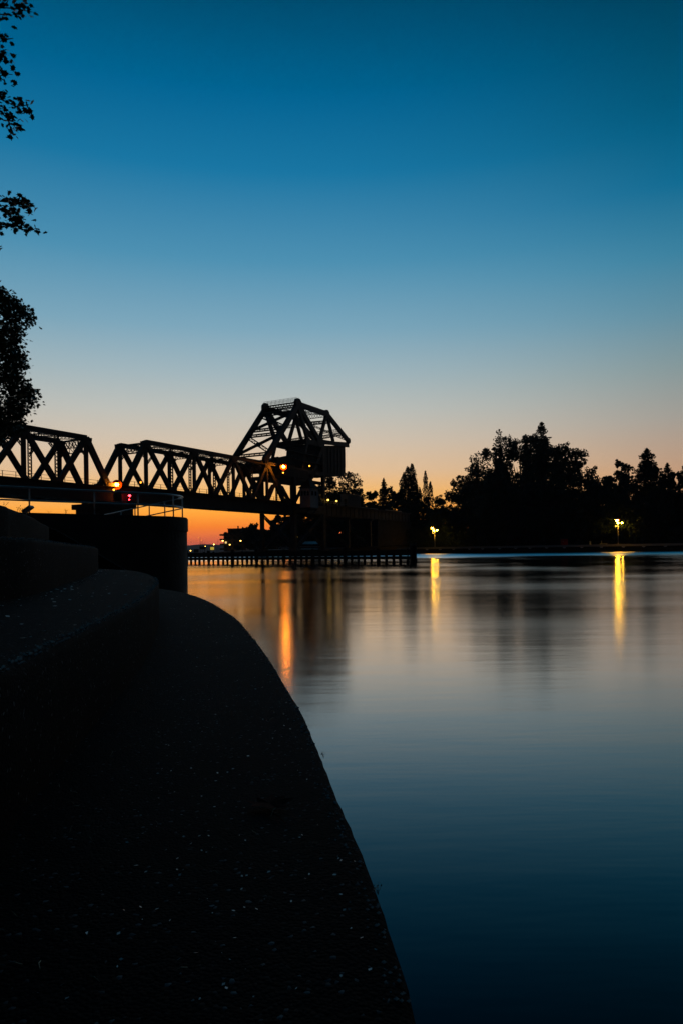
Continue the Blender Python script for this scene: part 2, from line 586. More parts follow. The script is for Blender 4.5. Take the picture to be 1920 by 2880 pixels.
# sloping cheek wall that closes the steps at their far end
mb = MB()
a, b = Vector((-5.95, 12.75, 0)), Vector((-3.42, 12.15, 0))
d = (b - a).normalized()
nn = Vector((-d.y, d.x, 0)) * 0.045
vs = []
for p, z in ((a, 2.05), (a + d * 0.7, 1.87), (b, 0.86), (b + d * 0.25, 0.70)):
    vs += [(p.x, p.y, -1), (p.x, p.y, z - 0.02), (p.x + nn.x * .12, p.y + nn.y * .12, z), (p.x + nn.x, p.y + nn.y, z), (p.x + nn.x, p.y + nn.y, -1)]
fs = []
for i in range(3):
    for j in range(4):
        q = i * 5 + j
        fs.append((q, q + 1, q + 6, q + 5))
fs += [(0, 1, 2, 3, 4), (19, 18, 17, 16, 15)]
mb.add(vs, fs)
tag(mb.build('cheek_wall', 'concrete'), 'thin sloping concrete cheek wall closing the far end of the steps', 'wall')

# ================================================================== round-nosed guide pier with pipe railing
CN = Vector((-9.43, 31.6, 0))
AX = Vector((-0.75, -0.66, 0)).normalized()          # runs back along the wall
NR = Vector((0.66, -0.75, 0)).normalized()           # towards the camera side


def stadium(r, length):
    pts = [CN + NR * r + AX * length]
    for i in range(33):
        a = math.pi * i / 32
        pts.append(CN + NR * (r * math.cos(a)) - AX * (r * math.sin(a)))
    pts.append(CN - NR * r + AX * length)
    return [(p.x, p.y) for p in pts]


pier = empty('guide_pier', (CN.x, CN.y, 0), 'massive round nosed concrete guide pier with pipe railing on top', 'pier')
mb = MB()
mb.prism(stadium(2.26, 24), -1.5, 2.40)
mb.build('wall', 'cast', pier)
mb = MB()
mb.prism(stadium(2.23, 24), 2.37, 2.42)
mb.build('joint', 'cast', pier)
mb = MB()
mb.prism(stadium(2.31, 24.05), 2.42, 3.00)
mb.prism(stadium(2.27, 24.02), 3.00, 3.05)
mb.build('coping', 'cast', pier)
mb = MB()
mb.prism([(p.x, p.y) for p in (CN - NR * 2.4 - AX * 2.2, CN - NR * 4.2 - AX * 2.2, CN - NR * 4.2 + AX * 8, CN - NR * 2.4 + AX * 8)], -1.5, 1.6)
mb.build('stair_landing', 'cast', pier)

fence_r = empty('pipe_railing', (CN.x, CN.y, 3.05), 'grey two rail pipe railing curving round the guide pier nose', 'railing')


def rail_pt(k, z):      # k metres back along the front face (negative: round the nose)
    r = 2.08
    if k >= 0:
        p = CN + NR * r + AX * k
    else:
        a = min(-k / r, math.pi * 0.62)
        p = CN + NR * (r * math.cos(a)) - AX * (r * math.sin(a))
    return Vector((p.x, p.y, z))


ks = [20 - 0.25 * i for i in range(80)] + [-0.15 * i for i in range(1, 22)]
for z, r_ in ((4.03, 0.040), (3.53, 0.032)):
    mb = MB()
    mb.tube([rail_pt(k, z) for k in ks], r_, 8)
    mb.build('rail', 'rail', fence_r, True)
for k in (13.0, 10.4, 8.0, 5.35, 2.8, 0.9, -0.9, -2.55):
    mb = MB()
    p = rail_pt(k, 3.03)
    mb.tube([p, p + Vector((0, 0, 1.0))], 0.032, 8)
    mb.tube([p, p + Vector((0, 0, 0.03))], 0.075, 8)
    mb.build('post', 'rail', fence_r, True)
stair_r = empty('stair_railing', (-8, 32, 2.5), 'pipe handrail descending behind the pier nose towards hidden stairs', 'railing')
t0, t1 = rail_pt(-2.9, 4.03), Vector((-12.6, 34.6, 3.27))
for dz in (0, -0.5):
    mb = MB()
    mb.tube([t0 + Vector((0, 0, dz)), t1 + Vector((0, 0, dz))], 0.028, 8)
    mb.build('rail', 'rail', stair_r, True)
for f in (0.17, 0.34, 0.50, 0.66, 0.83):
    p = t0.lerp(t1, f)
    mb = MB()
    mb.tube([(p.x, p.y, 1.6), p], 0.03, 8)
    mb.build('post', 'rail', stair_r, True)

# small pale floodlight head on the top step, and weeds
fl = empty('floodlight', (-3.2, 7.0, 1.84), 'small pale tilted floodlight on the edge of the top step', 'floodlight')
mb = MB()
mb.bar((-3.245, 7.0, 1.846), (-3.165, 7.0, 1.902), 0.10, 0.026, (0, 1, 0))
mb.build('lamp_housing', 'grey', fl)
mb = MB()
mb.bar((-3.235, 7.02, 1.825), (-3.230, 7.02, 1.852), 0.03, 0.012, (0, 1, 0))
mb.build('bracket', 'darkrail', fl)


def weed(loc, h, n, seed, label):
    rn = random.Random(seed)
    e = empty('weed', loc, label, 'weed', 'weeds on the waterside walls')
    st, lf = MB(), []
    for i in range(n):
        a = rn.uniform(0, 6.28)
        lean = rn.uniform(0.15, 0.8)
        tip = Vector(loc) + Vector((math.cos(a) * h * lean, math.sin(a) * h * lean, h * rn.uniform(0.6, 1)))
        mid_ = Vector(loc).lerp(tip, 0.5) + Vector((0, 0, h * 0.12))
        st.tube([loc, mid_, tip], [h * .018, h * .014, h * .008], 5)
        for t in (0.55, 0.8, 1.0):
            c = Vector(loc).lerp(tip, t)
            s = h * rn.uniform(0.13, 0.22)
            u = Vector((rn.uniform(-1, 1), rn.uniform(-1, 1), rn.uniform(-.2, .5))).normalized()
            w = u.cross(Vector((0, 0, 1))).normalized()
            lf += [c, c + u * s + w * s * .4, c + u * 2 * s, c + u * s - w * s * .4]
    st.build('stem', 'bark', e)
    for q_ in range(0, len(lf), 4):
        np_mesh('leaf', [tuple(p) for p in lf[q_:q_ + 4]], 4, 'leaf', e)


weed((-3.36, 7.15, 1.84), 0.075, 3, 1, 'tiny weed beside the pale floodlight on the top step')
weed((-3.08, 6.25, 1.84), 0.060, 3, 2, 'low leafy weed near the left frame edge on the top step')
weed((-3.27, 6.9, 1.84), 0.06, 2, 3, 'sprig of weed between floodlight and left frame edge')
weed((-11.06, 27.5, 3.05), 0.22, 5, 4, 'weed sprouting from the pier coping between two railing posts')
weed((-11.55, 27.05, 3.05), 0.15, 3, 5, 'smaller weed on the pier coping left of its neighbour')

weed((-0.06, 1.98, .80), 0.022, 4, 6, 'tiny sprig on the walkway edge beside the open water')
weed((0.055, 1.19, .80), 0.018, 5, 7, 'wiry sprig on the walkway edge nearest the viewer')

# ================================================================== bridge
BO = Vector((-42.9, 150.0, 0))
BE = Vector((0.4926, 0.8703, 0))
BN = Vector((-0.8703, 0.4926, 0))
UP = Vector((0, 0, 1))


def B(s, w, z):
    return BO + BE * s + BN * w + UP * z


def member(parent, name, p, q, a, b, side=BN, m='steel'):
    mb = MB()
    mb.bar(p, q, a, b, side)
    return mb.build(name, m, parent)


def lattice(parent, name, p, q, depth, dirv, width, pitch=None, fl=0.12, double=True, m='steel'):
    """Laced strut: two flanges `depth` apart along dirv, joined by zig-zag (or crossed) bars."""
    p, q, dirv = Vector(p), Vector(q), Vector(dirv)
    d = (q - p)
    dirv = (dirv - d.normalized() * dirv.dot(d.normalized())).normalized()
    h = dirv * (depth / 2)
    sd = d.cross(dirv)
    mb = MB()
    mb.bar(p + h, q + h, width, fl, sd)
    mb.bar(p - h, q - h, width, fl, sd)
    n = max(2, round(d.length / (pitch or depth)))
    for i in range(n):
        a, b = p + d * (i / n), p + d * ((i + 1) / n)
        s = 1 if i % 2 else -1
        mb.bar(a + h * s, b - h * s, width * 0.35, 0.09, sd)
        if double:
            mb.bar(a - h * s, b + h * s, width * 0.35, 0.09, sd)
    return mb.build(name, m, parent)


W0, W1 = 0.5, 8.5


def truss_span(root, S, first_bottom, zt, zb, zdeck_lo, s_lo, s_hi):
    """S: panel points left to right; S[first_bottom::2] lie on the bottom chord, the others on the top chord."""
    bots = list(range(first_bottom, len(S), 2))
    tops = [i for i in range(len(S)) if i not in bots]
    tops = [i for i in tops]
    for wi, w in enumerate((W0, W1)):
        for a, b in zip(range(len(S) - 1), range(1, len(S))):
            if S[a] >= S[tops[0]] - 0.01 and S[b] <= S[tops[-1]] + 0.01:
                member(root, 'top_chord', B(S[a], w, zt), B(S[b], w, zt), 0.85, 0.95)
        member(root, 'bottom_chord', B(s_lo, w, zb), B(s_hi, w, zb), 0.8, 1.0)
        for i in range(len(S) - 1):
            lo, hi = (i, i + 1) if i in bots else (i + 1, i)
            end = (i == 0 or i == len(S) - 2)
            member(root, 'end_post' if end else 'diagonal', B(S[lo], w, zb), B(S[hi], w, zt), 0.8, 1.15 if end else 0.92)
        for i in range(1, len(S) - 1):
            if i in tops:
                member(root, 'vertical_post', B(S[i], w, zb), B(S[i], w, zt), 0.6, 0.7)
            else:
                lattice(root, 'laced_hanger', B(S[i], w, zb), B(S[i], w, zt), 0.75, BE, 0.3, 0.7, 0.10)
        for i in range(len(S)):
            z = zb if i in bots else zt
            mb = MB()
            c = B(S[i], w, z + (0.45 if i in bots else -0.45))
            mb.add([c + BE * x + UP * y - BN * 0.46 for x, y in ((-1.2, -.5), (1.2, -.5), (1.1, .3), (.5, .9), (-.5, .9), (-1.1, .3))] if i in bots else
                   [c + BE * x + UP * y - BN * 0.46 for x, y in ((-.5, -.9), (.5, -.9), (1.1, -.3), (1.2, .5), (-1.2, .5), (-1.1, -.3))], [(0, 1, 2, 3, 4, 5)])
            vs = list(mb.v)
            mb.add([Vector(v) + BN * 0.92 for v in vs], [(5, 4, 3, 2, 1, 0)])
            for j in range(6):
                mb.f.append((j, (j + 1) % 6, 6 + (j + 1) % 6, 6 + j))
            mb.build('gusset_plate', 'steel', root)
    # cross frames between the two trusses
    for i in range(len(S)):
        if i in tops or (S[i] > S[tops[0]] and S[i] < S[tops[-1]]):
            if i in tops:
                lattice(root, 'sway_strut', B(S[i], W0, zt - 0.9), B(S[i], W1, zt - 0.9), 1.6, UP, 0.35, 0.9)
            else:
                lattice(root, 'top_strut', B(S[i], W0, zt), B(S[i], W1, zt), 0.8, UP, 0.3, 0.8)
            lattice(root, 'knee_brace', B(S[i], W0, zt - 3.6), B(S[i], W0 + 2.2, zt - 1.6), 0.4, UP, 0.25, 0.6)
            lattice(root, 'knee_brace', B(S[i], W1, zt - 3.6), B(S[i], W1 - 2.2, zt - 1.6), 0.4, UP, 0.25, 0.6)
    for a, b in zip(range(tops[0], tops[-1]), range(tops[0] + 1, tops[-1] + 1)):
        lattice(root, 'top_lateral', B(S[a], W0, zt), B(S[b], W1, zt), 0.5, UP, 0.3, 0.7)
        lattice(root, 'top_lateral', B(S[a], W1, zt - .1), B(S[b], W0, zt - .1), 0.5, UP, 0.3, 0.7)
    # portals in the plane of the end posts
    for t_, b_ in ((tops[0], bots[0]), (tops[-1], bots[-1])):
        d = (B(S[b_], 0, zb) - B(S[t_], 0, zt)).normalized()
        p, q = B(S[t_], W0, zt) + d * 1.6, B(S[t_], W1, zt) + d * 1.6
        lattice(root, 'portal', p, q, 2.6, d, 0.35, 1.3)
    # floor system
    for i in range(len(S)):
        member(root, 'floor_beam', B(S[i], W0 - 0.1, (zb + zdeck_lo) / 2 - .2), B(S[i], W1 + 0.1, (zb + zdeck_lo) / 2 - .2), 0.45, (zb - zdeck_lo) * 0.9, BE)
    for w in (W0, 2.6, 6.2, W1):
        member(root, 'stringer', B(s_lo, w, (zb - .55 + zdeck_lo) / 2), B(s_hi, w, (zb - .55 + zdeck_lo) / 2), 0.4, zb - .5 - zdeck_lo)
    member(root, 'deck', B(s_lo, (W0 + W1) / 2, zb + .25), B(s_hi, (W0 + W1) / 2, zb + .25), W1 - W0 - 0.9, 0.25)
    for w in (W0 - 1.0, W1 + 1.0):
        mb = MB()
        mb.bar(B(s_lo, w, zb + .35), B(s_hi, w, zb + .35), 1.1, 0.08, BN)
        for dz in (0.75, 1.35):
            mb.bar(B(s_lo, w - .4, zb + dz), B(s_hi, w - .4, zb + dz), 0.06, 0.06)
        k = int((s_hi - s_lo) / 2.5)
        for j in range(k + 1):
            s = s_lo + (s_hi - s_lo) * j / k
            mb.bar(B(s, w - .4, zb + .3), B(s, w - .4, zb + 1.4), 0.09, 0.09, BE)
        mb.build('walkway_rail', 'steel', root)


span = empty('truss_span', B(-40, 4, 15), 'dark steel through truss fixed span at the left of the bridge', 'bridge span', 'steel bridge spans')
SL = [-65, -58, -51.5, -44, -36.6, -29.3, -22.2, -15.3, -9.4]
truss_span(span, SL, 0, 24.85, 15.0, 12.4, -65.5, -8.6)

leaf_ = empty('bascule_span', B(20, 4, 15.5), 'dark steel bascule truss span over the channel between pier and counterweight tower', 'bridge span', 'steel bridge spans')
SM = [-5.6, 0.9, 8.9, 16.6, 24.0, 31.6, 39.4, 46.4, 55.0]
truss_span(leaf_, SM, 0, 26.15, 15.5, 12.8, -6.4, 58.0)
for w in (W0, W1):
    member(leaf_, 'top_chord', B(46.4, w, 26.15), B(57.0, w, 26.4), 0.85, 0.95)
    member(leaf_, 'sub_diagonal', B(51.0, w, 22.0), B(46.6, w, 15.6), 0.6, 0.7)
    member(leaf_, 'sub_diagonal', B(51.0, w, 22.0), B(58.0, w, 15.6), 0.65, 0.85)
    lattice(leaf_, 'laced_hanger', B(51.0, w, 15.5), B(51.0, w, 22.0), 0.6, BE, 0.3, 0.6)

# concrete pier carrying both spans
bp = empty('bridge_pier', B(-8, 4.4, 0), 'concrete bridge pier under the joint between the two truss spans', 'pier')


def bbox(parent, name, s0, s1, w0, w1, z0, z1, m):
    mb = MB()
    vs = [B(s, w, z) for z in (z0, z1) for s, w in ((s0, w0), (s0, w1), (s1, w1), (s1, w0))]
    mb.add(vs, [(0, 1, 2, 3), (7, 6, 5, 4), (4, 5, 1, 0), (5, 6, 2, 1), (6, 7, 3, 2), (7, 4, 0, 3)])
    return mb.build(name, m, parent)


bbox(bp, 'shaft', -10.2, -5.0, -1.6, 10.0, -1.5, 11.0, 'cast')
bbox(bp, 'cap', -10.8, -4.6, -2.2, 10.6, 11.0, 12.1, 'cast')
for s in (-9.0, -6.0):
    for w in (W0, W1):
        bbox(bp, 'bearing', s - .5, s + .5, w - .5, w + .5, 12.1, 12.42, 'steel')

bp2 = empty('bridge_pier', B(-66, 4.4, 0), 'concrete bridge pier under the far left end of the fixed span', 'pier')
bbox(bp2, 'shaft', -68.5, -63.5, -1.6, 10.0, -1.5, 11.0, 'cast')
bbox(bp2, 'cap', -69.2, -63.0, -2.2, 10.6, 11.0, 12.38, 'cast')

# ---- bascule tower with counterweight
FN, FF = -0.7, 11.0
tw = empty('bascule_tower', B(66, 4.5, 2), 'dark bascule tower frame carrying the counterweight above the tracks', 'bridge tower')
for w in (FN, FF):
    far = w > 0
    A_, C_, D_, G_, F_ = B(60.9, w, 45.2), B(77.5, w, 45.1), B(91.4, w, 38.4), B(72.8, w, 35.8), B(44.2, w, 27.0)
    member(tw, 'main_leg', F_, A_, 0.95, 1.5)
    member(tw, 'top_chord', A_, C_, 0.95, 1.5)
    member(tw, 'back_leg', C_, D_, 0.9, 1.35)
    member(tw, 'brace', A_, G_, 0.9, 1.6)
    member(tw, 'brace', C_, G_, 0.7, 1.1)
    member(tw, 'brace', C_, B(81.5, w, 36.8), 0.7, 1.1)
    member(tw, 'tie', G_, D_ - UP * 1.6, 0.7, 1.2)
    member(tw, 'brace', B(60.9, w, 44.5), B(66.0, w, 35.5), 0.8, 1.2)
    lattice(tw, 'laced_strut', B(66.5, w, 40.3), B(77.5, w, 42.5), 1.0, UP, 0.5, 0.9, 0.2)
    lattice(tw, 'laced_strut', B(73.5, w, 37.0), B(86.5, w, 40.0), 1.0, UP, 0.5, 0.9, 0.2)
    # tower posts and trunnion posts
    for s, zt in ((58.3, 26.2), (74.8, 35.0)):
        member(tw, 'tower_post', B(s, w, 1.5), B(s, w, zt), 0.8, 1.3)
    member(tw, 'brace', B(66.0, w, 35.0), B(62.5, w, 26.0), 0.6, 0.9)
    member(tw, 'beam', B(64.8, w, 34.8), B(75.5, w, 34.8), 0.7, 1.5)
    member(tw, 'beam', B(50.8, w, 25.6), B(75.4, w, 25.6), 0.7, 1.3)
    member(tw, 'brace', B(74.5, w, 34.0), B(68.0, w, 24.0), 0.7, 1.3)
    member(tw, 'brace', B(64.0, w, 22.0), B(58.6, w, 16.0), 0.6, 0.8)
    member(tw, 'brace', B(69.0, w, 22.0), B(74.5, w, 16.5), 0.6, 0.8)
    member(tw, 'beam', B(57.6, w, 14.3), B(75.4, w, 14.3), 0.7, 2.6)
    lattice(tw, 'laced_brace', B(58.6, w, 12.6), B(74.5, w, 2.4), 0.7, UP, 0.4, 0.8, 0.16)
    lattice(tw, 'laced_brace', B(74.5, w, 12.6), B(58.6, w, 2.4), 0.7, UP, 0.4, 0.8, 0.16)
    for c, r_ in ((A_, 1.75), (C_, 1.3), (G_, 1.9), (D_, 1.0), (F_, 1.1)):
        mb = MB()
        vs = [c + BE * (r_ * math.cos(2 * math.pi * k / 8 + .39)) + UP * (r_ * math.sin(2 * math.pi * k / 8 + .39)) for k in range(8)]
        mb.add([v - BN * .44 for v in vs] + [v + BN * .44 for v in vs], [tuple(range(8)), tuple(range(15, 7, -1))] + [(k, (k + 1) % 8, 8 + (k + 1) % 8, 8 + k) for k in range(8)])
        mb.build('gusset_plate', 'steel', tw)
# bracing between the two frames, in the plane of the sloping legs
pF, pA = B(44.2, 0, 27.0), B(60.9, 0, 45.2)


def leg_pt(t, w):
    return pF.lerp(pA, t) + BN * w


legdir = (pA - pF).normalized()
for t in (0.10, 0.46, 0.56, 0.86, 0.97):
    lattice(tw, 'cross_strut', leg_pt(t, FN), leg_pt(t, FF), 1.0, legdir, 0.4, 0.9, 0.20, False)
for t0_, t1_ in ((0.12, 0.45), (0.57, 0.85)):
    for a, b in (((t0_, FN), (t1_, FF)), ((t1_, FN), (t0_, FF))):
        lattice(tw, 'cross_brace', leg_pt(*a), leg_pt(*b), 0.9, legdir, 0.4, 0.9, 0.20, False)
    c = leg_pt((t0_ + t1_) / 2, (FN + FF) / 2)
    mb = MB()
    mb.bar(c - legdir * .9, c + legdir * .9, 1.8, 0.3, BN)
    mb.build('gusset_plate', 'steel', tw)
lattice(tw, 'cross_strut', B(60.9, FN, 44.9), B(60.9, FF, 44.9), 1.6, UP, 0.4, 1.0)
lattice(tw, 'cross_strut', B(69.2, FN, 44.9), B(69.2, FF, 44.9), 1.0, UP, 0.4, 1.0)
lattice(tw, 'cross_strut', B(77.5, FN, 44.9), B(77.5, FF, 44.9), 1.4, UP, 0.4, 1.0)
lattice(tw, 'top_lateral', B(61, FN, 45), B(77.5, FF, 45), 0.6, UP, 0.35, 0.9)
lattice(tw, 'top_lateral', B(61, FF, 45), B(77.5, FN, 45), 0.6, UP, 0.35, 0.9)
for t in (0.25, 0.6):
    lattice(tw, 'cross_strut', B(77.5 + 13.9 * t, FN, 45.1 - 6.7 * t), B(77.5 + 13.9 * t, FF, 45.1 - 6.7 * t), 0.8, UP, 0.35, 0.9)
lattice(tw, 'top_lateral', B(77.5, FN, 45), B(91.4, FF, 38.4), 0.5, UP, 0.35, 0.9)
lattice(tw, 'top_lateral', B(77.5, FF, 45), B(91.4, FN, 38.4), 0.5, UP, 0.35, 0.9)
for s, z in ((66.0, 34.8), (74.8, 34.8), (58.3, 25.6), (74.8, 25.6), (58.3, 14.3), (74.8, 14.3), (66, 25.6)):
    member(tw, 'cross_beam', B(s, FN, z), B(s, FF, z), 0.6, 1.5, BE)
for s in (58.3, 74.8):
    lattice(tw, 'laced_brace', B(s, FN, 12.8), B(s, FF, 3.0), 0.6, UP, 0.4, 0.8, 0.14)
    lattice(tw, 'laced_brace', B(s, FF, 12.8), B(s, FN, 3.0), 0.6, UP, 0.4, 0.8, 0.14)
    for w in (FN, FF):
        bbox(tw, 'footing', s - 1.3, s + 1.3, w - 1.3, w + 1.3, -1.5, 2.4, 'cast')
# top walkway rail
mb = MB()
for w in (FN, FF):
    for k in range(2):
        pass
for dz in (0.6, 1.2):
    mb.bar(B(61.4, FN, 45.9 + dz), B(61.4, FF, 45.9 + dz), 0.07, 0.07)
    mb.bar(B(60.2, FN, 45.9 + dz), B(60.2, FF, 45.9 + dz), 0.07, 0.07)
for i in range(9):
    w = FN + (FF - FN) * i / 8
    for s in (60.2, 61.4):
        mb.bar(B(s, w, 45.7), B(s, w, 47.15), 0.08, 0.08, BE)
mb.bar(B(60.8, FN, 45.8), B(60.8, FF, 45.8), 1.2, 0.08, BE)
mb.build('top_walkway', 'steel', tw)
# machinery floor with sheeted side, walkways and rails
bbox(tw, 'machinery_floor', 51.0, 75.2, FN + .6, FF - .6, 22.6, 23.3, 'steel')
mb = MB()
for i in range(36):
    s = 52.6 + i * 0.36
    mb.bar(B(s, FN - .55, 23.2), B(s, FN - .55, 25.7), 0.22, 0.06, BE)
mb.bar(B(52.5, FN - .5, 24.4), B(65.5, FN - .5, 24.4), 0.04, 2.3, BN)
mb.build('corrugated_siding', 'steel', tw)
bbox(tw, 'machinery_house', 53.0, 63.0, 2.0, 7.5, 23.3, 27.4, 'steel')
bbox(tw, 'gear_case', 51.5, 55.5, 0.4, 2.6, 25.5, 28.6, 'steel')
bbox(tw, 'gear_case', 66.0, 71.0, 0.8, 4.6, 23.3, 28.4, 'steel')
for (s0, s1, z, wd) in ((53.6, 71.5, 30.6, 1.3), (57.0, 72.0, 28.4, 1.0)):
    mb = MB()
    mb.bar(B(s0, FN - .9, z), B(s1, FN - .9, z), wd, 0.22, BN)
    for dz in (0.55, 1.1):
        mb.bar(B(s0, FN - 1.4, z + dz), B(s1, FN - 1.4, z + dz), 0.06, 0.06)
    for i in range(9):
        s = s0 + (s1 - s0) * i / 8
        mb.bar(B(s, FN - 1.4, z), B(s, FN - 1.4, z + 1.15), 0.07, 0.07, BE)
    mb.build('walkway_rail', 'steel', tw)
for w in (1.5, 4.5, 7.5):
    member(tw, 'rack_strut', B(46.5, w, 26.5), B(62.0, w, 30.0), 0.6, 0.8)
# counterweight block
cw = empty('counterweight', B(83, 4.5, 26), 'huge dark sheeted counterweight block hanging at the back of the tower', 'counterweight')
mb = MB()
prof = [(75.6, 34.9), (90.2, 36.6), (90.2, 29.6), (89.2, 26.4), (72.5, 25.4), (70.2, 28.0), (71.5, 34.6)]
k = len(prof)
mb.add([B(s, FN + .5, z) for s, z in prof] + [B(s, FF - .5, z) for s, z in prof], [tuple(range(k)), tuple(range(2 * k - 1, k - 1, -1))] + [(i, (i + 1) % k, k + (i + 1) % k, k + i) for i in range(k)])
mb.build('block', 'steel', cw)
for i in range(7):
    s = 76.5 + i * 2.2
    member(cw, 'stiffener', B(s, FN + .42, 26.4), B(s, FN + .42, 35.2), 0.16, 0.18)
member(cw, 'edge_beam', B(74.0, FN + .3, 35.6), B(91.6, FN + .3, 37.3), 0.5, 1.2)

# control house on brackets
ch = empty('control_house', B(62, -2.4, 14), 'small white boarded control house with dark pointed roof beside the tower', 'control house')
S0, S1, V0, V1 = 60.8, 65.2, -4.6, -1.2
bbox(ch, 'wall', S0, S1, V0, V1, 14.4, 20.3, 'white')
bbox(ch, 'floor', S0 - .2, S1 + .2, V0 - .2, V1 + .2, 14.0, 14.4, 'steel')
mb = MB()
e = 0.55
rim = [B(S0 - e, V0 - e, 20.2), B(S1 + e, V0 - e, 20.2), B(S1 + e, V1 + e, 20.2), B(S0 - e, V1 + e, 20.2)]
mdl = [B(S0 + .6, V0 + .6, 21.4), B(S1 - .6, V0 + .6, 21.4), B(S1 - .6, V1 - .6, 21.4), B(S0 + .6, V1 - .6, 21.4)]
ap = B((S0 + S1) / 2, (V0 + V1) / 2, 23.4)
mb.add(rim + mdl + [ap], [(3, 2, 1, 0)] + [(i, (i + 1) % 4, 4 + (i + 1) % 4, 4 + i) for i in range(4)] + [(4 + i, 4 + (i + 1) % 4, 8) for i in range(4)])
mb.build('roof', 'roof', ch)
for i in range(3):
    w = V0 + 0.65 + i * 1.05
    fr = bbox(ch, 'window', S0 - .06, S0 + .02, w - .40, w + .40, 17.9, 19.4, 'white')
    bbox(fr, 'pane', S0 - .09, S0 - .03, w - .32, w + .32, 18.0, 19.3, 'pane')
for i in range(2):
    s = S0 + 1.2 + i * 1.9
    fr = bbox(ch, 'window', s - .55, s + .55, V0 - .06, V0 + .02, 17.9, 19.4, 'white')
    bbox(fr, 'pane', s - .46, s + .46, V0 - .09, V0 - .03, 18.0, 19.3, 'pane')
for s, w in ((S0, V0), (S1, V0), (S0, V1), (S1, V1)):
    bbox(ch, 'corner_board', s - .1, s + .1, w - .1, w + .1, 14.42, 20.2, 'white')
for s in (S0 + .3, S1 - .3):
    member(ch, 'bracket', B(s, V0 + .3, 14.0), B(s, -0.9, 10.6), 0.25, 0.25, BE)
    member(ch, 'bracket', B(s, V0, 13.9), B(s, -0.9, 13.9), 0.25, 0.25, BE)

# approach girder span on steel bents and its small sheds and lights
ap_ = empty('approach_span', B(105, 4.4, 13), 'long dark plate girder approach span right of the tower', 'bridge span', 'steel bridge spans')
for w in (-0.2, 9.2):
    member(ap_, 'girder', B(76.2, w, 14.3), B(142, w, 14.3), 0.5, 3.2)
    for i in range(22):
        member(ap_, 'stiffener', B(77.5 + i * 3, w - .3, 12.8), B(77.5 + i * 3, w - .3, 15.8), 0.16, 0.12)
member(ap_, 'deck', B(76.2, 4.5, 16.0), B(142, 4.5, 16.0), 11.5, 0.4)
for s in (92, 108, 124):
    for w in (0, 9):
        member(ap_, 'bent_leg', B(s, w, 1.5), B(s, w, 12.7), 0.7, 0.8)
    member(ap_, 'bent_cap', B(s, -1, 12.3), B(s, 10, 12.3), 0.7, 0.8)
    lattice(ap_, 'bent_brace', B(s, 0, 2.5), B(s, 9, 11.5), 0.6, UP, 0.3, 0.8)
for s0, s1 in ((98.6, 111), (117, 131)):
    mb = MB()
    mb.bar(B(s0, -1.6, 16.35), B(s1, -1.6, 16.35), 0.5, 0.25, BN)
    mb.build('pale_edge_strip', 'grey', ap_)
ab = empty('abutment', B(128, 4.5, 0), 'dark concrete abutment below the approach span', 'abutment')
bbox(ab, 'wall', 112, 150, -1.0, 10.5, 0, 12.4, 'shaded_cast')
bbox(ab, 'cap', 111.5, 150.5, -1.4, 10.9, 12.4, 12.68, 'shaded_cast')
sh = empty('equipment_shed', B(93, -.8, 16.2), 'long pale sheet metal equipment shed on the approach deck', 'shed')
bbox(sh, 'wall', 88.3, 97.4, -2.0, .6, 16.2, 20.1, 'grey')
bbox(sh, 'roof', 88.1, 97.6, -2.2, .8, 20.1, 20.35, 'grey')
bbox(sh, 'door', 88.2, 88.34, -1.6, -.6, 16.25, 18.6, 'roof')
mb = MB()
for i in range(17):
    mb.bar(B(88.7 + i * .52, -2.04, 16.3), B(88.7 + i * .52, -2.04, 20.05), 0.07, 0.08, BE)
mb.build('rib', 'grey', sh)

dr = empty('deck_railing', B(80, -2, 16.2), 'pale lit railing on the deck between control house and shed', 'railing')
mb = MB()
for dz in (0.55, 1.1):
    mb.bar(B(66, -1.7, 16.2 + dz), B(88, -1.7, 16.2 + dz), 0.09, 0.09)
mb.build('rail', 'grey', dr)
for i in range(12):
    member(dr, 'post', B(66 + i * 2, -1.7, 16.1), B(66 + i * 2, -1.7, 17.35), 0.1, 0.1, BE, 'grey')


def bulkhead(name, p, r, m, label, cat, group, arm=None):
    e = empty(name, p, label, cat, group)
    mb = MB()
    mb.sphere(p, r)
    mb.build('bulb', m, e, True)
    mb = MB()
    mb.lathe((p[0], p[1], p[2] + r * .7), [(r * 1.15, 0), (r * 1.2, r * .25), (r * .7, r * .7), (0.02, r * .9)], 12)
    mb.build('hood', 'steel', e)
    if m == 'orange':      # added reflector behind the bulb, lit by it to imitate the lamp's halo
        mb = MB()
        rows_ = []
        fw = Vector((BN.x * -.3 - .1, -1, 0)).normalized()
        sd_ = fw.cross(UP)
        for rr, dd in ((.05, -.75), (.5, -.66), (.85, -.42), (1.02, -.15)):
            rows_ += [Vector(p) + fw * dd + (sd_ * math.cos(2 * math.pi * kk / 16) + UP * math.sin(2 * math.pi * kk / 16)) * rr for kk in range(16)]
        mb.add(rows_, [(a_ * 16 + kk, a_ * 16 + (kk + 1) % 16, (a_ + 1) * 16 + (kk + 1) % 16, (a_ + 1) * 16 + kk) for a_ in range(3) for kk in range(16)])
        mb.build('halo_dish', 'orange_halo', e, True)
    q = Vector(arm) if arm else Vector(p) + BN * 1.0
    mb = MB()
    mb.tube([Vector(p) + UP * (r * 1.3), q + UP * (r * 1.3), q - UP * 0.5], max(0.05, r * .2), 6)
    mb.build('arm', 'steel', e)
    return e


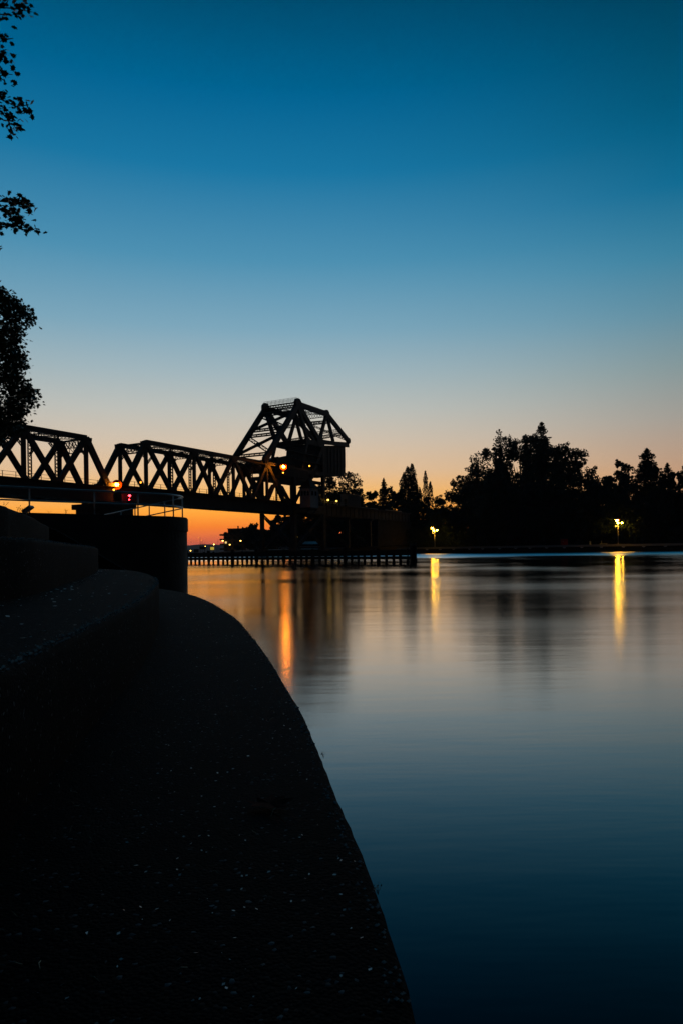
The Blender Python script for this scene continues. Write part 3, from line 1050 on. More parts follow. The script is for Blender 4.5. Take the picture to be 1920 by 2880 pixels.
G = 'lamps on the bridge'
bulkhead('bridge_lamp', B(51.2, -1.9, 25.6), 0.42, 'orange', 'bright orange lamp on the machinery floor at the tower', 'lamp', G)
bulkhead('bridge_lamp', B(51.4, -1.6, 23.9), 0.22, 'orange_dim', 'small orange lamp just below the bright tower lamp', 'lamp', G)
bulkhead('bridge_lamp', B(65.0, -1.9, 27.2), 0.24, 'orange_dim', 'small orange lamp on the tower above the control house', 'lamp', G)
bulkhead('bridge_lamp', B(-8.4, -0.5, 15.95), 0.40, 'orange', 'bright orange lamp where the two truss spans meet', 'lamp', G)
bulkhead('bridge_lamp', B(-9.2, -0.5, 14.8), 0.22, 'orange_dim', 'small dim orange lamp below the lamp at the span joint', 'lamp', G)
bulkhead('bridge_lamp', B(-1.9, -0.7, 16.9), 0.20, 'orange_dim', 'small orange lamp on the bascule span near its left end', 'lamp', G)
bulkhead('bridge_lamp', B(75.0, -2.3, 17.5), 0.30, 'sodium_dim', 'yellow lamp on the deck railing nearer the control house', 'lamp', G)
bulkhead('bridge_lamp', B(80.4, -2.3, 17.5), 0.27, 'sodium_dim', 'yellow lamp on the deck railing nearer the shed', 'lamp', G)
bulkhead('signal_lamp', B(-5.4, -1.0, 13.8), 0.26, 'redlamp', 'red navigation signal lamp below the deck at the pier', 'lamp', G)
bulkhead('signal_lamp', B(-5.9, -1.4, 12.9), 0.14, 'redlamp', 'faint smaller red lamp under the red navigation lamp', 'lamp', G)

# ================================================================== timber guide fence in the channel
fg = empty('timber_fender', (-6, 81, 0), 'long low timber fender fence of piles crossing the channel', 'fender fence')
FA, FB = Vector((-26.0, 96.5, 0)), Vector((7.35, 70.2, 0))
fd = (FB - FA).normalized()
fl_ = (FB - FA).length
fnrm = Vector((fd.y, -fd.x, 0))
if fnrm.y > 0:
    fnrm = -fnrm
rn = random.Random(5)
t, i = 0.0, 0
while t < fl_ - 0.3:
    thick = i % 5 == 2
    r_ = (0.24 if thick else 0.16) * rn.uniform(0.92, 1.08)
    p = FA + fd * t
    mb = MB()
    htop = 1.42 + rn.uniform(-.07, .13) + (rn.uniform(.1, .34) if thick else 0)
    mb.tube([(p.x, p.y, -1.5), (p.x + rn.uniform(-.02, .02), p.y, 0.4), (p.x + rn.uniform(-.05, .05), p.y, htop)], [r_, r_, r_ * .9], 9)
    mb.build('pile', 'timber', fg)
    t += rn.uniform(0.82, 0.95) + (0.10 if thick else 0)
    i += 1
for z0, z1, off in ((0.48, 0.80, 0.22), (0.88, 1.38, 0.22), (0.84, 1.2, -0.24)):
    a = FA + fnrm * off
    b = FB + fnrm * off
    member(fg, 'waler', (a.x, a.y, (z0 + z1) / 2), (b.x, b.y, (z0 + z1) / 2), 0.24, z1 - z0, fnrm, 'timber')
mb = MB()
mb.bar((FA.x, FA.y, 1.40), (FB.x, FB.y, 1.40), 0.7, 0.08, fnrm)
mb.build('cap_board', 'timber', fg)
mb = MB()
mb.lathe((FB.x, FB.y, -1.5), [(0.36, 0), (0.36, 3.4), (0.30, 3.5), (0.02, 3.52)], 14)
mb.build('end_dolphin', 'timber', fg)

# ================================================================== trees
def leaf_quads(P, size, rg, squash=1.0):
    n = len(P)
    u = rg.normal(size=(n, 3))
    u /= np.linalg.norm(u, axis=1)[:, None]
    v = np.cross(u, rg.normal(size=(n, 3)))
    v /= np.linalg.norm(v, axis=1)[:, None]
    s = size * rg.uniform(0.6, 1.3, (n, 1))
    a = u * s
    b = v * s * 0.62 * squash
    return np.stack([P - a, P - 0.15 * a + b, P + a, P - 0.15 * a - b], axis=1).reshape(-1, 3)


def lobe_points(rg, centre, rad, n):
    d = rg.normal(size=(n, 3))
    d /= np.linalg.norm(d, axis=1)[:, None]
    r = rg.uniform(0.25, 1.0, (n, 1)) ** 0.6
    return centre + d * r * rad


def broad_tree(loc, h, rx, label, seed, trunk_frac=0.22, lobes=34, per=170, leaf=0.42, m='leaf', name='broadleaf_tree', cat='tree', group='trees on the far bank', ry=None, top_skew=0.0):
    rg = np.random.default_rng(seed)
    rn = random.Random(seed)
    e = empty(name, loc, label, cat, group)
    ry = ry or rx
    z0 = h * trunk_frac
    cz, rz = (z0 + h) / 2, (h - z0) / 2
    P, cents = [], []
    for i in range(int(lobes * 1.35)):
        d = rg.normal(size=3)
        d /= np.linalg.norm(d)
        r = rg.uniform(0.35, 0.93)
        lr = rg.uniform(0.12, 0.27)
        c = np.array([d[0] * r * rx * (1 - lr * .8), d[1] * r * ry * (1 - lr * .8), cz + d[2] * r * rz * (1 - lr * .9)])
        c[0] += top_skew * (c[2] - cz)
        c = c * 1.0
        k = max(rx, 1) * lr
        cents.append((c, k))
        P.append(lobe_points(rg, c, np.array([k, k, k * 0.8]), int(per * rn.uniform(.7, 1.3))))
        for _ in range(3):       # stray sprays round each clump
            dd = rg.normal(size=3)
            dd /= np.linalg.norm(dd)
            P.append(lobe_points(rg, c + dd * k * 1.15, k * 0.36, per // 8))
    P = np.concatenate(P)
    P[:, 2] = z0 + (P[:, 2] - P[:, 2].min()) / (np.quantile(P[:, 2], .9995) - P[:, 2].min()) * (h - z0)
    P[:, 0] *= rx / np.quantile(np.abs(P[:, 0]), .996)
    P = P + np.array(loc)
    np_mesh('crown', leaf_quads(P, leaf, rg), 4, m, e)
    tb = MB()
    tr = max(0.12, h * 0.016)
    tb.tube([(loc[0], loc[1], loc[2] - .3), (loc[0] + .1, loc[1], loc[2] + z0), (loc[0], loc[1], loc[2] + h * .8)], [tr * 1.3, tr, tr * .25], 8)
    for c, k in cents[::2]:
        b0 = loc[2] + min(max(c[2] * 0.55, z0 * .7), h * .75)
        mid_ = (loc[0] + c[0] * .5, loc[1] + c[1] * .5, (b0 + loc[2] + c[2]) / 2 + .2)
        tb.tube([(loc[0], loc[1], b0), mid_, (loc[0] + c[0], loc[1] + c[1], loc[2] + c[2])], [tr * .5, tr * .32, tr * .1], 5)
    tb.build('trunk', 'bark', e)
    return e


def conifer(loc, h, r, label, seed, leaf=0.34, dens=1.0, group='trees on the far bank'):
    rg = np.random.default_rng(seed)
    e = empty('conifer_tree', loc, label, 'tree', group)
    P = []
    tb = MB()
    tb.tube([(loc[0], loc[1], loc[2] - .3), (loc[0], loc[1], loc[2] + h)], [h * .014, 0.03], 7)
    z = h * 0.10
    while z < h * 0.995:
        f = 1 - z / h
        rr = r * (1 - math.exp(-f * 5)) * rg.uniform(0.72, 1.12) + 0.12
        nb = 7 if f > .15 else 5
        a0 = rg.uniform(0, 6.28)
        for k in range(nb):
            a = a0 + 6.283 * k / nb + rg.uniform(-.25, .25)
            L = rr * rg.uniform(0.7, 1.1)
            droop = -0.22 * L if f > .12 else 0.15 * L
            n = max(5, int(24 * dens * L / 1.5))
            t = rg.uniform(0.12, 1.0, (n, 1))
            side = rg.normal(size=(n, 1)) * 0.16 * L * (1.1 - t)
            P.append(np.concatenate([np.cos(a) * L * t - np.sin(a) * side, np.sin(a) * L * t + np.cos(a) * side,
                                     z + droop * t ** 2 + 0.10 * L * t ** 4 + rg.normal(size=(n, 1)) * .12], axis=1))
            tb.bar((loc[0], loc[1], loc[2] + z), (loc[0] + math.cos(a) * L * .9, loc[1] + math.sin(a) * L * .9, loc[2] + z + droop * .8), .05, .05)
        z += max(0.28, 0.055 * h * (0.35 + f * .8) * rg.uniform(.7, 1.1) * .6)
    P = np.concatenate(P) + np.array(loc)
    np_mesh('crown', leaf_quads(P, leaf, rg, .7), 4, 'needle', e)
    tb.build('trunk', 'bark', e)
    return e


def poplar(loc, h, r, label, seed, columns, per=900, leaf=0.34):
    """Fastigiate crown built of upright plumes; columns: (dx, height fraction, width fraction)."""
    rg = np.random.default_rng(seed)
    e = empty('poplar_tree', loc, label, 'tree', 'trees on the far bank')
    P = []
    tb = MB()
    tb.tube([(loc[0], loc[1], loc[2] - .3), (loc[0], loc[1], loc[2] + h * .9)], [h * .016, .05], 7)
    for dx, hf, wf in columns:
        H = h * hf
        for k in range(per):
            t = rg.uniform(0.02, 1) ** 0.85
            wid = r * wf * (math.sin(math.pi * min(1, t * 0.86 + .14)) ** 0.55 + .06)
            a = rg.uniform(0, 6.283)
            q = rg.uniform(0.2, 1) ** .5 * wid * (1 + .22 * math.sin(t * 37 + a * 2))
            P.append((dx * r + math.cos(a) * q, math.sin(a) * q, H * (0.06 + .94 * t) + rg.normal() * .3))
        tb.tube([(loc[0], loc[1], loc[2] + h * .1), (loc[0] + dx * r * .8, loc[1], loc[2] + H * .4), (loc[0] + dx * r, loc[1], loc[2] + H * .95)], [.16, .12, .03], 5)
    P = np.array(P) + np.array(loc)
    np_mesh('crown', leaf_quads(P, leaf, rg), 4, 'leaf_dark', e)
    tb.build('trunk', 'bark', e)
    return e


F_PX = 1920.0


def ground_at(px, Y):
    """Plan position of a tree standing Y metres ahead in the direction of image column px."""
    return ((px - 960) / F_PX * Y, Y, 2.0)


def hgt(py, px, Y):       # height above 2.0 m of something seen at image row py at that distance
    H = 1550 - 0.014 * (px - 960)
    return (H - py) / F_PX * Y + EYE - 2.0


def bt(px, Y, top, wpx, label, seed, **kw):
    loc = ground_at(px + 0.014 * (1550 - top) * .6, Y)
    h = hgt(top, px, Y)
    broad_tree(loc, h, wpx / 2 / F_PX * Y, label, seed, **kw)


def ct(px, Y, top, wpx, label, seed, **kw):
    loc = ground_at(px + 0.014 * (1550 - top) * .9, Y)
    conifer(loc, hgt(top, px, Y), wpx / 2 / F_PX * Y, label, seed, **kw)


# the big grove on the right bank
bt(1318, 262, 1312, 130, 'rounded broadleaf tree at the left end of the tall grove', 11, trunk_frac=.08, lobes=44)
bt(1378, 258, 1262, 150, 'tall broadleaf tree on the left shoulder of the grove', 12, trunk_frac=.1, lobes=50)
ct(1405, 254, 1250, 60, 'slim conifer tip rising from the left shoulder of the grove', 13)
bt(1462, 256, 1208, 150, 'open crowned broadleaf tree left of the tallest conifer', 14, trunk_frac=.15, lobes=44)
ct(1478, 252, 1238, 50, 'dark narrow conifer inside the middle of the grove', 28)
ct(1522, 250, 1184, 110, 'tallest conifer crowning the grove with pointed tip', 15)
bt(1530, 246, 1222, 130, 'broadleaf tree just right of the tallest conifer', 16, trunk_frac=.12, lobes=40)
bt(1602, 240, 1250, 118, 'rounded broadleaf tree at the right end of the grove', 17, trunk_frac=.14, lobes=40)
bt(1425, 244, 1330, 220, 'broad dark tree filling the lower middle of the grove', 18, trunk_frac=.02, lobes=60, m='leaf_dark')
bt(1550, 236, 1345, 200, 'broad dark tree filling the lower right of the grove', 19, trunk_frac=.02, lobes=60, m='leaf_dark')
bt(1668, 238, 1316, 110, 'small broadleaf tree in the dip right of the grove', 20, trunk_frac=.1, lobes=30)
bt(1755, 230, 1290, 130, 'broadleaf tree left of the conifer behind the right lamp', 21, trunk_frac=.1, lobes=40)
ct(1818, 226, 1260, 112, 'pointed conifer rising behind the right quay lamp', 22)
bt(1842, 224, 1312, 90, 'broadleaf tree hugging the right side of that conifer', 23, trunk_frac=.1, lobes=30)
ct(1875, 222, 1302, 56, 'thin sparse conifer near the right frame edge', 24, dens=.6)
bt(1920, 218, 1308, 100, 'broadleaf tree cut by the right frame edge', 25, trunk_frac=.08, lobes=34)
bt(1702, 226, 1342, 180, 'low wide tree filling the gap behind the red booth', 26, trunk_frac=.02, lobes=44, m='leaf_dark')
bt(1850, 216, 1370, 170, 'low wide tree behind the right quay lamp', 27, trunk_frac=.02, lobes=44, m='leaf_dark')
# low hedge shrubs along the quay
for j, (px, Y, top, w) in enumerate([(1260, 262, 1425, 130), (1345, 252, 1420, 130), (1430, 246, 1430, 130), (1520, 240, 1428, 140), (1610, 234, 1425, 140), (1700, 226, 1430, 140), (1790, 220, 1432, 140), (1880, 214, 1430, 140)]):
    names = ['directly right of the left quay lamp', 'under the left end of the grove', 'under the left shoulder of the grove', 'under the tallest conifer', 'behind the red booth', 'between red booth and right lamp', 'behind the right quay lamp', 'at the right frame edge']
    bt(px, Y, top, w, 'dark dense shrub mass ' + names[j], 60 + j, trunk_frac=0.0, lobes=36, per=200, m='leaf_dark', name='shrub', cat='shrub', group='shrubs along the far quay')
# unbroken undergrowth below the crowns
rgu = np.random.default_rng(77)
U = []
for (x0, y0), (x1, y1), hh in (((200, 142), (110, 202), 8.0), ((110, 202), (20, 262), 8.0), ((20, 262), (2, 226), 8.5), ((2, 226), (-26, 226), 7.0), ((-26, 226), (-44, 290), 5.5)):
    L_ = math.hypot(x1 - x0, y1 - y0)
    n_ = int(L_ * 260)
    t_ = rgu.random(n_)
    nx_, ny_ = -(y1 - y0) / L_, (x1 - x0) / L_
    if nx_ * 0 + ny_ * 1 < 0 and x0 > 15:
        nx_, ny_ = -nx_, -ny_
    off = 9 + 9 * rgu.random(n_)
    if x0 <= 20:
        off = 12 + 8 * rgu.random(n_)
        nx_, ny_ = 0.35, 0.94
    zz = 2.0 + rgu.random(n_) * hh * (0.75 + .25 * np.sin(t_ * L_ * .55) * np.sin(t_ * L_ * .21 + 1))
    U.append(np.stack([x0 + (x1 - x0) * t_ + nx_ * off, y0 + (y1 - y0) * t_ + ny_ * off, zz], axis=1))
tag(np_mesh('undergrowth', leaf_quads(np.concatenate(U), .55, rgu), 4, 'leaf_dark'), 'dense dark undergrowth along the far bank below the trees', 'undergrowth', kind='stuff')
# trees behind the approach span
poplar(ground_at(1150, 300), hgt(1306, 1148, 300), 4.5, 'broad dark poplar, the wider of the two poplars', 31, [(-.42, .88, .72), (-.05, .96, .8), (.38, 1.0, .62), (.5, .88, .6), (0, .84, 1.1), (-.75, .7, .5)], 3000)
poplar(ground_at(1198, 296), hgt(1326, 1196, 296), 3.3, 'slim split poplar, the narrower of the two poplars', 32, [(-.75, .78, .42), (0, 1.0, .46), (.62, .86, .48), (-1.1, .82, .2), (1.3, .52, .4)], 1500)
ct(1078, 305, 1345, 46, 'small conifer standing alone left of the poplars', 33)
bt(1046, 300, 1382, 66, 'rounded low tree left of the lone conifer', 34, trunk_frac=.05)
bt(1108, 300, 1370, 60, 'low broadleaf tree between lone conifer and wide poplar', 35, trunk_frac=.05)
bt(1242, 290, 1392, 90, 'low tree right of the slim poplar', 36, trunk_frac=.02)
bt(1185, 285, 1394, 120, 'dark low tree in front of the two poplars', 37, trunk_frac=.02, m='leaf_dark')
bt(1110, 280, 1402, 140, 'dark low tree above the right end of the approach span', 38, trunk_frac=.02, m='leaf_dark')
bt(960, 290, 1328, 150, 'open branched tree behind the counterweight', 39, trunk_frac=.1, lobes=60, per=190)
bt(895, 285, 1366, 66, 'thin tree seen between control house and counterweight', 40, trunk_frac=.1, lobes=34, per=160)
bt(1010, 288, 1376, 56, 'small tree behind the pale shed', 41, trunk_frac=.1, lobes=20, per=140)
# dark growth under the bridge
bt(795, 262, 1448, 70, 'hanging leafy tree under the bridge left of the tower foot', 42, trunk_frac=.05)
bt(850, 258, 1440, 100, 'dark tree under the tower between its legs', 43, trunk_frac=.02, m='leaf_dark')
bt(930, 262, 1432, 120, 'dark tree under the approach span beside the tower', 44, trunk_frac=.02, m='leaf_dark')
bt(1020, 275, 1440, 130, 'dark tree below the pale shed', 45, trunk_frac=.02, m='leaf_dark')
bt(760, 300, 1486, 90, 'low rounded tree right of the gabled hut', 46, trunk_frac=.02, m='leaf_dark')
bt(706, 350, 1472, 66, 'flat topped tree rising behind the apartment block', 47, trunk_frac=.1, lobes=26)
bt(712, 345, 1496, 60, 'rounded dark tree between apartment block and gabled hut', 48, trunk_frac=.02, m='leaf_dark')
bt(672, 380, 1532, 26, 'small bush beside the street lamp by the apartment block', 49, trunk_frac=.0, lobes=14, m='leaf_dark', name='shrub', cat='shrub')
for j, (px, Y, top, w) in enumerate([(1060, 268, 1500, 120), (1150, 274, 1470, 120), (1215, 270, 1465, 110), (960, 240, 1505, 110)]):
    names = ['under the approach span', 'right of the abutment', 'behind the left quay lamp', 'at the foot of the tower']
    bt(px, Y, top, w, 'dark undergrowth ' + names[j], 80 + j, trunk_frac=0, lobes=34, per=200, m='leaf_dark', name='shrub', cat='shrub', group='undergrowth by the bridge')

# ---- maples at the left edge
MAPLE = np.array([(0, -.5), (.16, -.28), (.46, -.36), (.40, -.14), (.62, .12), (.34, .12), (.36, .34), (.16, .26), (0, .62), (-.16, .26), (-.36, .34), (-.34, .12), (-.62, .12), (-.40, -.14), (-.46, -.36), (-.16, -.28)])


def maple_leaves(P, size, rg, hang=0.7):
    n = len(P)
    nz = rg.normal(size=(n, 3))
    nz[:, 2] = np.abs(nz[:, 2]) + hang
    nz /= np.linalg.norm(nz, axis=1)[:, None]
    u = np.cross(nz, rg.normal(size=(n, 3)))
    u /= np.linalg.norm(u, axis=1)[:, None]
    v = np.cross(nz, u)
    s = size * rg.uniform(.65, 1.25, (n, 1, 1))
    k = len(MAPLE)
    x = MAPLE[:, 0][None, :, None]
    y = MAPLE[:, 1][None, :, None]
    curl = (x ** 2) * rg.uniform(-.5, .2, (n, 1, 1))
    V = P[:, None, :] + s * (u[:, None, :] * x + v[:, None, :] * y + nz[:, None, :] * curl)
    return V.reshape(-1, 3), k


def left_pt(px, py, Y):
    a, b = (px - 960) / F_PX * Y, (1550 - py) / F_PX * Y
    return np.array((a * math.cos(ROLL) + b * math.sin(ROLL), Y, EYE - a * math.sin(ROLL) + b * math.cos(ROLL)))


# near maple: trunk left of the frame, long sprays reach in
rg = np.random.default_rng(101)
TL = Vector((-12.6, 15.5, 1.85))
mt = empty('maple_tree', TL, 'near maple whose leaf sprays hang in from the upper left edge', 'tree', 'maples at the left edge')
SPRAYS = [   # twig polylines as (column, row) at about 15 m, with leaf count and spread
    ([(-160, 20), (-40, 22), (20, 22), (55, 26), (92, 34)], 26, .10),
    ([(-20, 8), (18, 14), (28, -10)], 8, .10), ([(40, 27), (62, 12), (78, 10)], 12, .09),
    ([(-60, 40), (0, 40), (36, 42)], 14, .09),
    ([(-120, 100), (-30, 98), (4, 104)], 16, .14), ([(4, 104), (22, 110), (38, 108)], 6, .06),
    ([(-140, 150), (-40, 150), (14, 150), (22, 170)], 46, .16), ([(-60, 190), (0, 205), (36, 210)], 30, .12),
    ([(-140, 245), (-50, 260), (10, 282), (45, 300), (82, 295)], 60, .13), ([(-30, 270), (12, 255)], 16, .1), ([(0, 310), (24, 336), (44, 345)], 34, .11),
    ([(24, 336), (32, 368), (30, 388)], 14, .07),
    ([(-180, 540), (-60, 556), (0, 566), (45, 572), (88, 585)], 84, .16), ([(-20, 580), (30, 596), (38, 604)], 34, .12), ([(40, 566), (70, 562), (84, 580)], 26, .10),
    ([(-160, 620), (-40, 628), (30, 634), (70, 640), (108, 650)], 48, .09), ([(36, 632), (52, 616), (66, 622)], 18, .09), ([(-10, 640), (8, 628)], 12, .1),
    ([(-60, 690), (0, 694), (6, 692)], 2, .05),
]
tb = MB()
P = []
tops_ = {}
for pts, nl, spread in SPRAYS:
    Y = 15.0 + rg.uniform(-.8, .8)
    Q = [left_pt(px, py, Y + (i % 2) * .25) for i, (px, py) in enumerate(pts)]
    tb.tube([tuple(q) for q in Q], [.020 - .013 * i / (len(Q) - 1) for i in range(len(Q))], 5)
    if pts[0][0] < -50:
        lim = Vector((TL.x + .4, TL.y, max(TL.z + 2.5, Q[0][2] - 2.2)))
        tb.tube([lim, lim.lerp(Vector(Q[0]), .55) + Vector((0, 0, .5)), Q[0]], [.09, .05, .02], 6)
    seg = np.array(Q)
    for _ in range(int(nl * 1.35)):
        t = rg.uniform(.15, 1) * (len(seg) - 1)
        i = min(int(t), len(seg) - 2)
        P.append(seg[i] + (seg[i + 1] - seg[i]) * (t - i) + rg.normal(size=3) * spread * np.array([.62, 1.2, .55]))
# the rest of the crown stays left of the frame
n_ok = 0
while n_ok < 300:
    d_ = rg.normal(size=3)
    d_ = d_ / np.linalg.norm(d_) * rg.uniform(.3, 1) ** .5
    c = np.array([-12.8 + d_[0] * 5.2, 15.5 + d_[1] * 6.0, 11.3 + d_[2] * 6.0])
    if c[0] > -0.5 * c[1] - 1.25:
        continue
    n_ok += 1
    P.extend(lobe_points(rg, c, np.array([1.0, 1.0, .6]), 105))
    tb.tube([TL + Vector((.1, 0, max(2.5, (c[2] - TL.z) * .55))), ((TL.x + c[0]) / 2, (TL.y + c[1]) / 2, (c[2] + TL.z + (c[2] - TL.z) * .55) / 2 + .4), tuple(c)], [.05, .03, .01], 4)
P = np.array(P)
V, k = maple_leaves(P, 0.115, rg)
np_mesh('crown', V, k, 'maple', mt)
tb.tube([TL - Vector((0, 0, .3)), TL + Vector((.3, 0, 5)), TL + Vector((.2, .2, 11)), TL + Vector((0, 0, 15))], [.34, .27, .16, .05], 10)
tb.build('trunk', 'bark', mt)

# farther maple: dense skirt of leaves in front of the left span
rg = np.random.default_rng(102)
YD = 23.0
TL2 = Vector((-15.6, 23.5, 1.85))
mt2 = empty('maple_tree', TL2, 'dense dark maple at the left edge in front of the truss', 'tree', 'maples at the left edge')
ENV = [(808, 0), (822, 25), (838, 38), (852, 60), (868, 82), (882, 92), (897, 104), (908, 96), (918, 60), (928, 72), (942, 68), (955, 52), (966, 42), (976, 60), (992, 66), (1005, 74), (1022, 72), (1038, 72), (1050, 55), (1062, 62), (1074, 78), (1088, 84), (1100, 98), (1118, 102), (1132, 98), (1142, 86), (1156, 80), (1172, 66), (1190, 70), (1204, 58), (1216, 36), (1230, 26), (1245, 6), (1252, 0)]
ey, ex = np.array([e_[0] for e_ in ENV]), np.array([e_[1] for e_ in ENV])
P = []
tb = MB()
for _ in range(1950):
    py = rg.uniform(805, 1245)
    lim = np.interp(py, ey, ex)
    px = lim - 6 - abs(rg.normal()) * 62
    if py < 925 and px > 30 and rg.random() < .35:
        continue
    Y = YD + rg.normal() * 1.0
    c = left_pt(px, py, Y)
    for q in c + rg.normal(size=(5, 3)) * np.array([.11, .25, .075]):
        P.append(q)
for py in range(815, 1240, 26):
    lim = float(np.interp(py, ey, ex))
    a, b = left_pt(-150, py + 40, YD), left_pt(lim - 8, py, YD)
    tb.tube([tuple(a), tuple((a + b) / 2 + np.array([0, 0, .1])), tuple(b)], [.03, .018, .006], 5)
n_ok = 0
while n_ok < 210:
    d_ = rg.normal(size=3)
    d_ = d_ / np.linalg.norm(d_) * rg.uniform(.2, 1) ** .5
    c = np.array([-15.2 + d_[0] * 4.2, 23.5 + d_[1] * 4.4, 7.2 + d_[2] * 3.4])
    if c[0] > -0.5 * c[1] - 1.15:
        continue
    n_ok += 1
    P.extend(lobe_points(rg, c, np.array([.9, .9, .6]), 95))
    tb.tube([TL2 + Vector((0, 0, max(1.8, (c[2] - TL2.z) * .5))), tuple(c)], [.035, .01], 4)
V, k = maple_leaves(np.array(P), 0.105, rg, .4)
np_mesh('crown', V, k, 'maple', mt2)
tb.tube([TL2 - Vector((0, 0, .3)), TL2 + Vector((.1, 0, 4)), TL2 + Vector((0, .2, 9))], [.26, .2, .06], 10)
tb.build('trunk', 'bark', mt2)

# ================================================================== right quay furniture
def quay_lamp(name, base, h, label, glow, dx=-1.15):
    e = empty(name, base, label, 'lamp post', 'quay lamp posts')
    x, y, z = base
    DY = -2.0          # the arms reach out over the water
    mb = MB()
    mb.tube([(x, y, z - .1), (x, y, z + h)], [.17, .12], 10)
    mb.lathe((x, y, z), [(.3, 0), (.3, .15), (.16, .4)], 10)
    mb.build('pole', 'palepole', e, True)
    mb = MB()
    mb.tube([(x, y, z + h - .15), (x + dx * .6, y + DY * .6, z + h + .12), (x + dx, y + DY, z + h + .1)], .05, 6)
    mb.tube([(x, y, z + h - .85), (x - .55, y + DY * .7, z + h - .72)], .045, 6)
    mb.tube([(x, y, z + h - .85), (x + .7, y + DY * .7, z + h - .68)], .045, 6)
    mb.build('arm', 'cast', e)
    hd = MB()
    hd.lathe((x + dx, y + DY, z + h + .12), [(.62, -.12), (.60, .02), (.3, .2), (.02, .25)], 14)
    # added shell, open towards the water: keeps light off the trees, imitates the halo
    cx_, cy_, cz_ = x + dx, y + DY - .1, z + h - .1
    ring = []
    for ii in range(13):
        ph_ = math.pi * (0.02 + 0.96 * ii / 12)
        for jj in range(13):
            th_ = math.pi * (-0.24 + 1.48 * jj / 12)
            ring.append((cx_ - .85 * math.cos(th_) * math.sin(ph_) , cy_ + .85 * math.sin(th_) * math.sin(ph_), cz_ - .85 * math.cos(ph_)))
    rf_ = MB()
    rf_.add(ring, [(a_ * 13 + b_, a_ * 13 + b_ + 1, a_ * 13 + b_ + 14, a_ * 13 + b_ + 13) for a_ in range(12) for b_ in range(12)])
    o = hd.build('lamp_head', 'steel', e)
    rf_.build('halo_dish', 'gold_halo', o, True)
    b = MB()
    b.sphere((cx_, cy_, cz_), .42, 12)
    b.build('bulb', glow, o, True)
    for sx, zz, r_ in ((-.55, -1.0, .30), (.7, -.95, .26)):
        hd = MB()
        hd.lathe((x + sx, y + DY * .7, z + h + zz + .12), [(r_ * 1.25, 0), (r_ * 1.1, .15), (.05, .3)], 12)
        o = hd.build('lamp_head', 'steel', e)
        b = MB()
        b.sphere((x + sx, y + DY * .7, z + h + zz), r_, 10)
        b.build('bulb', 'sodium_side', o, True)
    mb = MB()
    mb.box((x - .65, y - .15, z + h - 1.95), (.75, .06, .3))
    mb.build('sign_plate', 'white', e)
    return e


quay_lamp('quay_lamp', (88.1, 217.6, 2.2), 7.9, 'tall sodium quay lamp at the right, the larger of two', 'sodium')
quay_lamp('quay_lamp', (34.6, 253.6, 2.1), 7.5, 'tall sodium quay lamp left of the dark grove, the smaller of two', 'sodium_soft')

rb = empty('red_booth', (71.0, 231, 2.1), 'red painted steel booth standing on the far quay', 'booth')
mb = MB()
mb.box((71.0 * 1.06, 231, 3.3), (2.3, 1.8, 2.35), math.radians(-20))
mb.build('body', 'red', rb)
mb = MB()
mb.box((71.0 * 1.06, 231, 4.53), (2.5, 2.0, .12), math.radians(-20))
mb.build('roof', 'roof', rb)
for i, sx in enumerate((-.35, .25)):
    mb = MB()
    mb.box((71.0 * 1.06 + sx - .3, 231 - .93 - sx * -.34, 3.6), (.35 if i else .25, .05, .2), math.radians(-20))
    mb.build('label_plate', 'white', rb)
bo = empty('bollard', (80.6, 221.5, 2.1), 'upright pale timber bollard between red booth and right lamp', 'bollard')
mb = MB()
mb.box((80.6, 221.5, 2.75), (.42, .42, 1.35))
mb.build('post', 'palepole', bo)
mb = MB()
mb.box((80.55, 221.5, 3.46), (.62, .55, .12))
mb.build('cap', 'palepole', bo)
bc = empty('bench', (83.6, 220.0, 2.1), 'low pale bench beside the right quay lamp', 'bench')
mb = MB()
mb.box((84.4, 220.2, 2.62), (2.4, .5, .16))
mb.build('seat', 'palepole', bc)
for sx in (-1.0, 1.0):
    mb = MB()
    mb.box((84.4 + sx, 220.2, 2.32), (.2, .45, .46))
    mb.build('leg', 'palepole', bc)
mb = MB()
mb.box((83.9, 220.5, 3.1), (.14, .1, 1.1))
mb.build('post', 'palepole', bc)

# pale mooring plates on the quay face
def bank_at(px):
    for (x0, y0), (x1, y1) in zip(BANK[1:3], BANK[2:4]):
        u = (px - 960) / F_PX
        den = (x1 - x0) - u * (y1 - y0)
        t_ = (u * y0 - x0) / den
        if -1e-3 <= t_ <= 1.001:
            return x0 + (x1 - x0) * t_, y0 + (y1 - y0) * t_
    return None


qn = Vector((-60, -90, 0)).normalized()
for j, px in enumerate([1200, 1237, 1275, 1319, 1356, 1404, 1449, 1489, 1536, 1586, 1635, 1690, 1752, 1809, 1870]):
    r_ = bank_at(px)
    if r_ is None:
        continue
    x, y = r_[0] + qn.x * .1, r_[1] + qn.y * .1
    mb = MB()
    mb.box((x, y, 1.55), (.95, .5, .24), math.radians(-33.7))
    mb.box((x, y, 1.36), (.5, .3, .14), math.radians(-33.7))
    o = mb.build('mooring_plate', 'white')
    nth = ['leftmost', 'second from the left', 'third from the left', 'fourth from the left', 'fifth from the left', 'sixth from the left', 'seventh from the left', 'middle one', 'seventh from the right', 'sixth from the right', 'fifth from the right', 'fourth from the right', 'third from the right', 'second from the right', 'rightmost'][j]
    tag(o, 'small pale mooring plate in the row on the quay face, ' + nth, 'mooring plate', 'row of mooring plates on the quay face')

# ================================================================== far shore by the channel mouth
bd = empty('apartment_block', (-66, 425, 2), 'dark flat roofed apartment block with lit balconies beyond the bridge', 'building')


